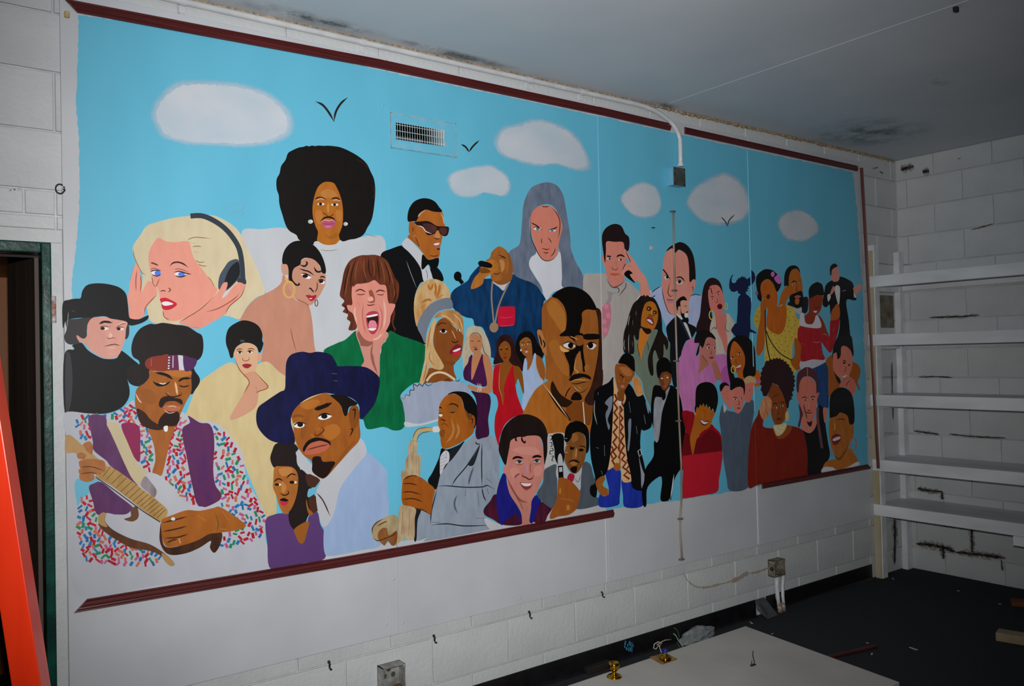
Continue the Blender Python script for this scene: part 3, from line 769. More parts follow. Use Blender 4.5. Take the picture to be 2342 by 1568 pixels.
# the guitarist's shirt is a white ground strewn with short coloured dabs
def dabs(region, n, seed):
    r = random.Random(seed); xs = [p[0] for p in region]; ys = [p[1] for p in region]; got = []; out = {}
    def inside(x, y):
        c = False
        for i in range(len(region)):
            (x1, y1), (x2, y2) = region[i-1], region[i]
            if (y1 > y) != (y2 > y) and x < (x2-x1)*(y-y1)/(y2-y1)+x1: c = not c
        return c
    tries = 0
    while len(got) < n and tries < n*60:
        tries += 1
        x, y = r.uniform(min(xs), max(xs)), r.uniform(min(ys), max(ys))
        if not inside(x, y) or any((x-a)**2+(y-b)**2 < 34**2 for a, b in got): continue
        got.append((x, y)); c = r.choice(['#9f1226', '#9f1226', '#a81a2c', '#1d5c92', '#1f6aa0', '#1f7a50', '#a9507e', '#b0604e'])
        a = r.choice([-1.0, -0.5, 0.5, 1.1, 1.4, 2.0]) + r.uniform(-.3, .3); l = r.uniform(18, 27)
        out.setdefault((c, r.choice([18, 22, 26])), []).append('%.0f,%.0f %.0f,%.0f' % (x-l*math.cos(a), y-l*math.sin(a), x+l*math.cos(a), y+l*math.sin(a)))
    return '\n'.join('shirt|%s|b%d|%s' % (c, w, ';'.join(v)) for (c, w), v in out.items())
D1 = dabs([(280,180),(390,100),(620,110),(780,20),(830,60),(900,200),(960,300),(970,450),(950,620),(900,580),(870,400),(860,240),(780,170),(690,180),(600,130),(400,140),(440,330),(350,330),(290,230)], 60, 1)
D2 = dabs([(1220,100),(1300,170),(1240,230),(1270,480),(1310,700),(1350,900),(1240,850),(1180,770),(1090,680),(1110,450),(1160,230)], 62, 2)
D3 = dabs([(1480,170),(1600,220),(1740,430),(1800,620),(1850,760),(1940,900),(1985,1000),(1980,1130),(1950,1210),(1750,1260),(1560,1330),(1600,1200),(1800,1110),(1600,930),(1590,820),(1540,700),(1530,350)], 120, 3)
D4 = dabs([(400,810),(450,950),(490,1050),(560,1180),(780,1300),(950,1330),(1060,1390),(980,1450),(700,1450),(380,1430),(330,1300),(300,1150),(310,1000),(340,870)], 120, 4)
figure('painted guitarist in a headband and confetti-patterned shirt playing a white electric guitar', 'C', '''
shirt|#a9acb4|s|185,95 400,98 560,105 700,60 800,-20 830,60 900,200 980,240 1160,210 1220,90 1300,120 1400,170 1500,170 1600,220 1700,330 1780,450 1800,560 1820,700 1880,800 1940,900 1985,1000 1985,1130 1992,1250 2040,1495 1600,1560 1000,1640 300,1720 262,1000 222,700 198,300
shirt|#62a5bd|s|290,690 500,690 420,760 400,820 350,850 310,920 296,900
'''+D1+'\n'+D2+'\n'+D3+'\n'+D4+'''
vest|#59335c~#4f2850|s|405,120 545,120 570,200 610,290 650,370 700,480 740,580 800,690 845,745 740,670 600,570 560,520 450,430 440,350 420,250
vest|#57305a~#4c2750|s|405,760 450,725 520,715 650,820 780,920 792,950 740,1000 620,1003 480,1003 440,880
vest|#58274f~#4a2256|s|1295,118 1400,180 1480,190 1520,260 1530,400 1520,600 1540,740 1592,820 1570,880 1430,942 1370,900 1340,780 1310,640 1280,480 1250,340 1245,230 1310,180
vest|#842048~#74204a|s|695,210 750,180 820,190 862,240 866,400 860,530 810,490 760,380
strap|#b3a684|s|565,185 640,180 690,230 740,330 800,470 850,560 930,630 880,735 800,690 730,560 650,380 600,270
chest|#9a5c29~#8a4f20|s|945,235 1165,200 1140,330 1110,450 1080,580 1050,658 975,632 1000,520 990,400 960,300
guitar|#a8aab2|s|550,995 620,1000 700,1040 780,1065 840,1040 850,960 950,1010 1060,1070 1040,1200 1050,1310 900,1262 760,1202 620,1122 550,1060
guitar|#adafb6|s|910,650 960,630 1030,650 1100,700 1180,780 1240,870 1330,920 1450,940 1380,970 1150,1005 1110,960 1000,850 1022,800 1000,750 940,700
guitar|#8a8288~#6d5a58|s|908,662 870,740 940,810 990,850 1012,790 955,705
guitar|#4c2c1a~#5f3a22|s|490,1020 530,985 560,1000 550,1060 620,1140 780,1220 950,1270 1080,1350 1172,1440 1130,1462 1060,1380 950,1330 780,1300 650,1230 560,1170 500,1110
guitar|#a07e50|s|490,1020 530,985 560,1000 545,1050 570,1115 500,1090
guitar|#a07e50|s|1060,1350 1100,1370 1172,1440 1130,1462 1070,1400
guitar|#5f3e28|s|780,960 830,930 852,990 842,1040 790,1067 720,1045 780,1020
guitar|#a58450~#94723f|s|555,570 640,598 760,680 900,790 1010,870 1110,970 1050,1065 900,970 760,860 600,740 465,650
guitar|#3f2614|b9|465,668 620,775 780,893 900,980 1045,1072
guitar|#2a2016|b4|600,575 530,665;645,600 562,690;700,640 607,730;745,672 648,765;790,708 690,800;830,738 728,830;868,766 765,858;905,795 800,885;938,822 836,908;968,845 868,930;995,868 895,952;1022,890 922,972;1048,915 950,992;1072,940 985,1015;1092,958 1015,1035
guitar|#a9875c~#98764a|s|200,298 250,298 330,370 380,400 470,490 560,560 500,622 430,560 330,500 280,452 200,450 190,370
hand|#a0683c~#8a5228|s|355,372 410,348 440,390 432,465 390,440 370,410;300,460 340,448 378,470 360,505 308,502;325,520 420,505 530,520 553,560 540,625 430,585 340,592 318,560;320,595 440,582 520,640 430,640 330,645;325,642 420,632 452,652 450,690 390,713 330,692
hand|#4f2a14|l8|330,582 420,575 540,610;320,640 420,628 480,640;380,400 400,440;335,500 370,490;330,540 360,540
hand|#3c2012~#4d2a17|s|1050,1080 1060,1200 1090,1290 1200,1290 1330,1240 1450,1180 1560,1160 1602,1180 1580,1280 1530,1347 1490,1300 1497,1240 1400,1300 1280,1350 1150,1367 1080,1330 1038,1230
hand|#9c5a1e~#8c4e18|s|1060,1050 1150,1010 1280,965 1400,970 1520,945 1580,935 1700,1010 1815,1105 1700,1150 1560,1168 1480,1180 1390,1230 1280,1270 1150,1295 1090,1280 1060,1200 1055,1120
hand|#4a280f|l14|1062,1078 1180,1050 1285,1022;1064,1158 1180,1135 1285,1108;1085,1215 1200,1208 1295,1178;1105,1260 1150,1235 1200,1225
hand|#5b4a22|l9|1535,985 1565,1080 1548,1160
hand|#b57532|l16|1600,970 1660,1060;1380,1010 1450,1060;1580,1130 1640,1140
hand|#d0d0d0|e|1160,1043,19,15
hand|#b88a70|b12|1212,1218 1226,1262
@B
hair|#241c1c~#2b2120|s|850,800 800,765 785,700 795,630 820,570 870,510 950,472 1000,475 1060,462 1120,468 1180,478 1250,486 1300,500 1370,545 1420,580 1432,680 1415,760 1375,800 1340,790 1350,880 1395,950 1397,1000 1360,1060 1320,1102 1250,1000 950,1000 870,1030 800,1022 755,980 748,880 800,840 855,835
head|#97571f~#834816|s|955,880 1100,885 1310,885 1322,960 1322,1080 1272,1180 1222,1290 1190,1380 1100,1420 1000,1422 900,1380 850,1300 820,1200 830,1060 900,1005 945,950
head|#3a1f12|s|905,1265 960,1330 1040,1380 1100,1400 1020,1424 900,1392 845,1310 835,1230
head|#6f3d18|s|880,1060 960,1060 1010,1120 1000,1180 930,1190 880,1130
head|#b57034|s|960,900 1120,890 1300,890 1310,930 1200,950 1100,920
beard|#2f170e|s|1100,1262 1200,1258 1218,1320 1185,1382 1100,1388 1030,1385 1040,1320
beard|#2f170e|s|1050,1140 1110,1118 1180,1135 1235,1150 1242,1195 1180,1165 1100,1172 1060,1222 1032,1200
head|#b3685a|s|1068,1217 1130,1197 1232,1215 1200,1250 1130,1256
head|#d0a598|l7|1110,1215 1160,1208 1190,1220;1075,1235 1120,1270 1180,1262
head|#140c0a|s|978,985 1010,1000 1080,1010 1132,985 1110,1015 1060,1032 1010,1025
head|#c8bcb4|l10|1030,1000 1070,1010 1100,1000
head|#140c0a|l26|998,908 1060,918 1110,935 1158,970
head|#140c0a|l20|1205,990 1250,962 1322,960
head|#3a1f12|l14|1208,1020 1255,1035 1308,1022
head|#d1a27c|l18|1178,990 1190,1050 1198,1110
head|#c99a72|l10|1110,1085 1125,1100;1228,1095 1238,1105;990,890 1005,905
head|#2f170e|l11|1090,1085 1120,1118 1165,1125 1225,1110 1235,1085
head|#c9b2a4|l10|825,1095 850,1150 880,1180
headband|#7c2e1e|s|913,805 960,770 1050,755 1120,752 1115,886 960,882 913,850
headband|#5c2346|p|1110,752 1205,751 1218,886 1110,886
headband|#b9b6c0|p|1203,751 1248,755 1260,887 1214,886
headband|#48244f|s|1252,762 1310,772 1372,792 1358,850 1312,891 1262,886
headband|#c9c4c4|e|1124,772,9,7 1123,797,9,7 1122,822,9,7 1121,848,9,7 1120,870,9,7
headband|#b4aac0|b9|1160,757 1158,865
headband|#b98f80|l8|965,785 962,850
chest|#d5d6d8|s|1075,1395 1110,1385 1110,1430 1085,1435
''')
figure('painted woman in a purple top with piled dark hair', 'G', '''
top|#54376b|s|143,1235 200,1195 260,1185 300,1190 350,1290 380,1385 420,1340 440,1210 500,1178 520,1260 550,1320 552,1400 548,1500 400,1530 185,1575 155,1400
hair|#2d2120|s|210,710 260,695 340,705 372,750 360,800 400,880 440,910 500,930 520,960 460,1010 500,1100 500,1170 440,1200 400,1290 340,1300 300,1200 330,900 240,865 200,870 175,810 190,750
hair|#4a2a1c|s|420,920 470,905 525,950 500,1000 440,1000;440,1080 490,1070 500,1160 460,1180
sky_gap|#62a5bd|s|525,955 480,1010 440,1020 435,1075 490,1040
face|#a5652a~#935520|s|205,870 260,862 330,870 365,920 365,1010 345,1100 310,1170 270,1190 235,1130 215,1060 195,1010 197,950
neck|#8f541f|s|345,1290 440,1240 425,1330 405,1388 375,1388 350,1340;425,1090 440,1150 470,1185 445,1200 425,1140
face|#c08a4c|s|235,880 320,872 320,910 260,930;255,970 285,1000 275,1040 255,1035
features|#2a1712|l9|200,970 230,948 262,962;285,945 320,915 358,925
features|#d8cfc4|e|235,988,16,8 345,972,14,8
features|#20120e|e|222,988,16,9 325,972,18,11
features|#3a1d10|l9|240,1045 270,1062 300,1050 295,1025
features|#1d0f0c|s|240,1095 268,1080 302,1098 275,1105
features|#b3283c|s|240,1105 272,1104 300,1110 282,1130 255,1130
''')
figure('painted goateed man in a wide navy hat, white collar and pale blue jacket', 'G', '''
jacket|#8fa5c6~#879dc0|s|830,770 900,810 960,870 980,900 988,1050 992,1200 940,1400 800,1440 600,1480 548,1450 548,1280 590,1230 640,1060 720,900
shirt|#aeb1b8|s|370,745 460,860 470,900 545,945 620,860 700,760 795,670 840,765 770,860 660,1010 610,1200 545,1282 510,1200 490,1050 520,960 450,915 400,890 360,840
shirt|#aeb1b8|s|360,760 460,850 465,905 430,915 400,885 380,880 390,820 360,800
shirt|#4a2f24|l9|495,1045 540,1100 588,1205
head|#96561c~#87491a|s|330,560 318,500 350,450 440,400 520,365 570,360 640,400 690,510 720,480 760,440 785,470 790,560 792,675 720,760 640,850 545,945 470,900 460,830 400,780 350,690
head|#6d3b15|s|410,540 440,520 430,600 400,680 380,640;700,740 760,690 640,850 545,945 530,920 620,840
head|#b3702c|s|540,600 620,570 660,620 600,680 540,650;380,440 470,400 520,420 440,470
hair|#231612|s|590,370 680,370 770,420 765,440 720,455 705,508 685,510 660,440 620,400
ear|#7d4416|s|718,480 745,445 782,455 788,540 760,600 730,590
ear|#3a1e0e|l9|735,480 760,470 755,540;725,610 745,608 722,660
beard|#2c1611|s|470,800 520,795 540,830 620,830 600,880 545,945 470,905 465,850
beard|#20100c|s|400,740 430,690 480,665 530,668 585,690 585,720 520,690 450,705 410,760
features|#ad5b45|s|412,768 440,715 500,688 540,690 585,712 560,750 500,775 440,782
features|#5a2418|l8|425,750 500,728 582,710
features|#241210|l28|480,470 530,455 600,425
features|#7d4517|l18|325,525 360,512 415,520
features|#dedcd6|s|505,525 545,502 600,515 560,538 520,540
features|#1d1713|e|548,517,22,17
features|#dedcd6|e|372,578,40,20
features|#1d1713|e|382,574,20,17
features|#241210|l9|500,525 545,498 602,512;330,585 370,560 420,568
features|#5f3012|l12|480,620 490,650 520,640 545,610 525,590
features|#c98a44|l8|455,640 470,660;500,610 520,600
hat|#10123a~#14174a|s|350,80 400,72 450,80 500,72 560,80 600,100 630,150 645,172 720,170 830,178 900,220 930,262 925,330 900,420 860,480 800,538 785,440 720,385 600,362 540,358 450,385 380,430 330,490 318,560 340,640 340,705 260,705 170,680 100,610 78,540 90,460 150,410 240,350 275,330 280,250 285,150 310,100
hat|#7d7f88|l6|600,222 635,226;610,270 640,275
''')
figure('painted saxophonist in a grey suit blowing a golden saxophone', 'K', '''
suit|#7c8796~#8a94a2|s|935,515 960,545 1060,520 1110,530 1150,620 1155,1000 1120,1080 1030,1130 1025,1200 1060,1260 1110,1300 1060,1340 530,1440 520,1415 420,1430 415,1260 430,1160 530,1200 560,1190 600,990 610,930 640,840 720,740 850,590
suit|#16181c|s|650,630 700,640 800,600 850,565 830,600 720,740 680,800 640,860 600,990 530,920 570,840 620,730 635,680
suit|#23272d|s|420,1160 470,1170 440,1260 430,1430 408,1425 412,1280
shirt|#23282f|s|720,650 800,600 850,570 770,690 710,750
tie|#b8bac0|s|640,700 680,650 715,670 715,740 680,780 640,865 635,780
tie|#202328|l8|645,700 670,690;640,730 690,705;640,760 690,735;640,790 680,765;640,820 665,800;690,660 690,720
suit|#2a3038|l10|985,595 880,770 780,890 740,955;1003,590 1000,760 1003,960;605,962 700,958 850,970 1000,968 1050,955 1115,990;560,1300 700,1290 850,1308 1100,1302;950,570 955,590 990,592;1003,970 1015,1040 1040,1095;950,1240 1040,1245;610,980 580,1100 558,1200 556,1290;1060,1030 1050,980
suit|#4d5865|l16|785,1040 765,1090 765,1140 790,1200;930,790 900,880 885,950;965,1010 975,1130;860,980 858,1050;1040,890 1090,930;570,1275 640,1280
suit|#2a3038|s|880,770 930,700 985,600 960,700 925,780
suit|#23282f|l6|1118,800 1130,840;1075,600 1068,640
hand|#995219~#86460f|s|330,880 400,865 470,885 530,930 590,990 575,1080 555,1200 520,1195 460,1160 380,1150 320,1130 300,1080 300,1000 310,920
hand|#4f280c|l11|308,940 380,938 440,955;305,1015 380,1010 470,1035;305,1078 400,1070 490,1100;300,1130 380,1150 470,1165 540,1198;320,905 380,870 450,872
sax|#b5a587~#8a6a48|s|380,568 440,572 430,680 465,680 466,760 460,870 420,865 360,868 320,895 300,935 298,830 325,820 335,740 355,690 360,600
sax|#b5a587~#94754f|s|300,1125 420,1155 415,1250 408,1425 330,1420 250,1460 270,1300 275,1180 285,1140
sax|#b49c6c|b36|412,565 420,520 450,478 500,465 575,465
sax|#5f4222|l7|400,560 405,520 440,465 500,450 575,447;432,575 445,530 475,500 520,486 575,482;370,556 455,575
sax|#c6c6c6|s|575,445 625,440 635,480 600,490 575,485
sax|#a89878|b34|632,458 665,455 700,460
sax|#a99670~#8d7850|s|40,1340 70,1290 130,1245 200,1215 250,1215 272,1250 270,1340 240,1390 150,1420 90,1435 55,1420
sax|#6f4020~#8a5a30|s|95,1370 130,1330 170,1330 190,1390 260,1350 255,1460 215,1480 180,1440 150,1480 100,1430
sax|#4f2c16|l9|45,1380 45,1330 80,1280 150,1243;90,1310 140,1280 175,1268;50,1410 90,1438 150,1420 240,1380 265,1330
sax|#6f4626|l9|375,590 380,640;405,600 400,680;425,700 430,850;450,690 450,860;355,690 350,800;330,830 320,880;310,1180 300,1380;370,1160 360,1400
head|#9c5618~#8c4a12|s|700,165 760,155 820,180 835,230 850,290 890,380 920,350 940,360 938,430 930,490 880,540 800,590 720,625 660,630 640,560 640,480 620,420 625,330 630,260 660,200
head|#a8733f|l20|735,370 755,460 735,530 690,580;785,410 800,480 770,550
head|#4a200c|s|632,480 680,470 665,530 640,530
hair|#15120f|s|700,162 750,135 820,133 880,150 930,200 962,270 968,340 955,420 930,460 942,380 915,335 880,320 850,285 835,220 815,180 760,152
ear|#8a4a14|s|880,385 915,340 940,360 940,430 900,460 880,440
ear|#3a1c0c|l8|895,390 920,370 915,430
hair|#7d4a1e~#15120f|s|850,285 880,320 920,340 890,380 865,340
features|#23120a|l10|625,300 635,270 655,285;700,265 740,240 785,255 795,275
features|#85501f|s|705,262 745,248 785,262 780,300 745,310
features|#2a150a|l9|720,310 745,318 770,312
features|#d9d4cc|e|642,340,16,14
features|#15100c|l8|625,330 640,325 655,332;622,345 640,350
features|#3a1a0c|l9|635,375 660,380 680,392 672,375
features|#6f3210|l8|640,425 680,415 715,450
''')
figure('painted woman with big pale curls in a long purple halter dress', 'J', '''
hair|#b3a790~#a39680|s|870,200 900,150 980,130 1050,160 1100,230 1140,320 1162,420 1155,505 1090,475 1040,440 960,460 930,470 900,560 840,645 828,540 820,470 845,350
skin|#ae7550|s|910,260 980,225 1050,270 1060,360 1042,430 1060,460 1140,500 1180,640 1187,760 1180,900 1130,937 1040,925 950,902 888,862 900,830 1000,862 1110,852 1090,680 1060,560 1000,640 940,780 930,600 940,500 960,465 930,430 910,380
hair|#4a3428|l8|905,260 940,225 1000,215 1040,250 1060,310;870,300 900,260;860,420 880,370;860,520 890,470;1060,330 1070,390 1090,450 1150,500;905,430 930,480
dress|#4d1a4e~#42163f|s|905,505 942,478 932,600 936,778 1000,620 1060,468 1072,560 1100,700 1112,845 1000,842 900,795 850,770 833,700 850,630 890,570
dress|#44163f~#3a1138|s|928,908 1000,922 1130,942 1162,1010 1157,1100 1132,1250 1142,1432 1060,1470 1000,1482 978,1400 1002,1200 982,1000
bracelet|#cfc8bc|l7|1000,815 1015,870 1000,915;1020,815 1035,870 1022,922;1040,818 1050,870 1040,920
features|#3a2018|l7|920,318 940,310 960,322;1000,318 1020,308 1040,320;950,378 975,388 1000,378
features|#57304c|s|962,408 985,398 1008,408 985,425
features|#8a5434|l6|980,320 985,370;930,340 950,345
''')
figure('painted long-haired woman in a blue halter dress', 'J', '''
hair|#171313|s|1500,240 1570,200 1640,200 1690,260 1730,350 1795,440 1765,505 1700,475 1650,480 1600,520 1570,545 1552,665 1515,640 1450,480 1460,350
skin|#8b5122|s|1510,320 1580,265 1640,300 1657,400 1660,460 1655,570 1600,668 1570,530 1590,505 1550,470 1520,400
skin|#8b5122|s|1700,478 1770,520 1812,640 1812,740 1780,802 1720,680 1700,580
dress|#8b9fbf~#98abc8|s|1570,518 1597,560 1602,662 1652,580 1680,465 1706,478 1700,600 1740,720 1792,800 1700,900 1620,1010 1548,1170 1540,1010 1562,900 1545,680
features|#1a100c|l7|1525,335 1550,328 1570,340;1595,330 1620,322 1645,335
features|#d5cfc6|e|1548,358,16,8 1615,348,16,8
features|#1a100c|e|1550,358,8,8 1618,348,8,8
features|#b48a9a|s|1570,440 1590,425 1610,435 1590,455
features|#4f2a12|l7|1560,400 1585,408 1605,398
earring|#d6d6d6|e|1523,420,8,14
skin|#c08a50|l7|1702,480 1705,590 1730,690 1780,790 1800,770
''')
figure('painted long-haired woman in a red plunging dress', 'J', '''
hair|#2e1316~#391a1a|s|1330,230 1400,260 1440,330 1480,480 1545,625 1430,605 1310,570 1205,592 1198,540 1230,440 1230,330 1270,260
dress|#a80f1d~#920c18|s|1205,625 1270,585 1340,640 1425,600 1440,700 1460,850 1480,960 1530,1100 1555,1175 1450,1215 1380,1260 1320,1330 1270,1470 1258,1560 1210,1400 1213,1220 1250,1080 1230,970 1188,920 1190,750
skin|#7f4517~#74400f|s|1262,380 1330,310 1395,370 1402,480 1380,545 1432,600 1500,620 1540,700 1562,910 1542,922 1490,760 1462,835 1438,690 1425,600 1350,760 1318,880 1326,960 1310,1078 1290,960 1262,860 1268,720 1275,590 1200,622 1195,605 1270,580 1318,560 1310,545 1268,470
features|#c9a57a|l6|1268,395 1290,385;1335,385 1360,375
features|#1a0f0c|e|1285,412,14,8 1355,408,14,8
features|#7d1f22|s|1312,505 1332,492 1355,505 1332,525
features|#4a240e|l7|1318,460 1332,470 1350,460
skin|#b98a4a|l6|1275,600 1265,720 1262,860 1290,960 1308,1070
''')
figure('painted man with hand to temple in a grey shirt and pink floral tie', 'N', '''
shirt|#8f8984~#878280|s|30,700 130,685 290,695 350,840 400,850 510,770 600,830 695,925 680,960 600,1050 540,1200 490,1400 480,1568 470,1750 300,1960 180,1980 150,1568 120,1110 60,1000 20,900
shirt|#9da0a4|s|800,965 810,905 790,880 690,925 640,1000
tie|#7d767a|s|298,888 360,902 412,898 355,932 340,1012 292,1012 310,950;290,1390 240,1450 235,1300 260,1380
tie|#a4626e~#8f5c6a|s|228,1105 290,1020 332,1042 344,1200 302,1385 250,1402 234,1250
tie|#b4697a|e|285,1065,30,30 310,1170,28,36 265,1240,26,30 275,1340,26,32
face|#ad6b5e~#a66457|s|285,310 480,320 495,400 522,480 512,600 497,720 500,760 450,815 360,840 330,800 290,710 270,600 245,560 240,480 260,460 278,500
hair|#26171a|s|238,330 240,230 290,150 380,110 460,135 505,222 545,258 556,340 540,422 500,402 480,322 380,318 290,316 283,420 275,555 262,520 252,440
hand|#ad6b5e~#a66457|s|500,400 560,470 620,550 680,650 740,720 780,850 797,935 690,945 675,800 640,770 600,772 545,715 470,702 462,640 520,572 562,557 500,460
hand|#15100f|s|492,690 540,645 592,682 560,702 622,795 540,742
hand|#1d1413|l8|505,410 545,500 570,555;520,515 530,555;465,660 500,590 520,570;530,600 580,598;680,800 690,930
features|#1d1413|l17|292,480 315,485 345,488
features|#1d1413|l19|402,492 450,470 502,492
features|#c8bdb8|e|318,512,24,9 450,525,26,10
features|#1d1413|e|325,512,12,10 455,524,13,11
features|#3a211c|l7|398,530 405,600;352,600 365,635 405,640 420,610
features|#9c4a34|s|330,690 380,678 440,690 380,712
features|#3a1a16|l8|330,675 335,700;445,675 440,705;375,742 405,742
shirt|#26201e|l8|288,735 350,838 440,820 498,768;365,850 420,850 435,880 415,920;508,785 510,840 430,945
''')
figure('painted large-headed man with short dark hair in a lilac shirt', 'N', '''
shirt|#7f89ad~#7680a6|s|805,915 870,860 930,830 960,1000 1060,1160 1150,1150 1250,950 1330,930 1398,942 1382,1100 1325,1310 1240,1300 1000,1460 980,1300 930,1180 870,1000 800,965
face|#a2655a~#9a5d52|s|1070,395 1130,412 1210,460 1240,560 1250,770 1312,748 1316,830 1270,940 1235,1020 1190,1120 1120,1165 1050,1162 1000,1120 960,1020 935,900 935,700 945,560 975,440 1030,398
hair|#1c1514|s|980,430 1010,385 1060,352 1140,320 1220,355 1280,440 1310,560 1320,742 1290,750 1250,778 1243,600 1215,470 1130,408 1085,445 1060,400 1035,395
features|#cfc6c0|e|988,727,30,24 1133,784,36,24
features|#1c1514|e|993,724,17,20 1133,780,19,19
features|#1c1514|l15|938,638 960,655 1028,755;1090,738 1145,725 1198,775
features|#1c1514|l7|958,715 985,702 1018,745;1095,775 1130,755 1170,785
features|#3a201a|l9|1022,780 1005,860 1002,915 1030,948 1062,932;985,985 1000,1025
features|#8f6169|s|985,985 1040,988 1065,1022 1000,1022
features|#30191a|l8|980,980 1040,990 1070,985;935,830 940,920 970,1040 1010,1130 1060,1165;1260,930 1275,945
shirt|#17171b|l9|808,908 860,865 928,825;1255,945 1320,925 1395,942
face|#5a2a1e|l8|1265,850 1290,840 1285,900
''')
figure('painted dreadlocked man laughing in an open olive shirt', 'U', '''
shirt|#525c50~#4a5449|s|240,590 340,660 320,800 420,850 490,680 560,670 700,750 790,860 802,1200 700,1300 640,1560 650,1800 640,2000 560,2050 470,1900 380,1700 340,1500 230,1350 190,1100 200,900
hair|#19120f~#221a16|s|330,110 350,120 380,98 400,125 430,105 470,130 510,140 550,165 600,250 650,380 672,560 682,700 760,830 772,930 745,1000 700,900 690,1100 620,1150 560,1000 520,1100 532,1380 490,1412 450,1300 440,1150 480,1000 560,800 600,680 540,660 480,640 330,640 300,700 290,820 250,830 210,760 215,1040 120,1060 60,1042 35,940 50,720 100,560 140,400 200,250 270,180
hair|#8f918c|l9|150,430 130,520 120,600;195,510 190,590;250,370 245,430;60,830 50,920 70,1000;130,740 125,900 130,1050;185,860 190,940
hair|#19120f|l14|510,150 540,120 565,118
face|#8d5017~#7a430f|s|400,240 480,203 560,250 602,370 602,500 560,625 500,690 420,690 335,630 333,480 360,340
neck|#96581c|s|325,650 400,690 475,720 430,830 360,1000 330,1160 300,1060 278,960 300,800
beard|#1f1410|s|333,615 400,640 480,655 492,710 430,742 370,690
features|#5b1f18|s|412,490 470,465 535,530 532,592 480,582 430,535
features|#dcdcda|s|422,502 475,500 522,560 510,572 450,532
features|#33190c|e|458,325,42,38 550,385,38,34
features|#8d6a4a|e|452,325,16,12 545,388,14,12
features|#c07f3c|l14|510,340 505,390 490,420
features|#2a1409|l11|430,440 470,420 520,440 560,450;420,470 480,450 540,520
shirt|#1d1c18|l9|420,850 445,930 445,1010;280,880 275,960 325,1150
''')
figure('painted bearded man in a black tuxedo with bow tie beside the wire', 'U', '''
jacket|#11141b|s|860,478 800,540 738,640 770,830 802,900 802,1170 850,1560 920,1568 935,1180 985,1080 1005,980 1065,850 1150,812 1230,645 1100,560 1000,465 910,425
jacket|#1d242c|s|920,440 990,490 1080,640 1145,815 1100,800 1000,600
shirt|#8e9092|s|1018,545 1075,575 1130,720 1152,815 1130,805 1080,690
shirt|#a4a3a0|s|908,400 950,415 1015,490 990,505 910,430
jacket|#0d0e11|s|992,505 1050,480 1102,490 1097,555 1050,540 1020,548
face|#a46b5a|s|970,195 1040,188 1092,178 1108,330 1098,440 1030,455 980,440 915,400 925,290
hair|#14110f|s|903,215 960,147 1030,123 1078,190 1010,186 970,215 972,292 940,285 925,365 905,290
beard|#14110f|s|972,295 990,390 1040,402 1078,368 1098,380 1045,412 1048,450 1090,470 1095,490 1020,492 980,430
beard|#a6a5a2|e|1066,432,32,40
features|#2a1a16|l9|1030,295 1050,275 1075,290;1045,300 1070,300
''')
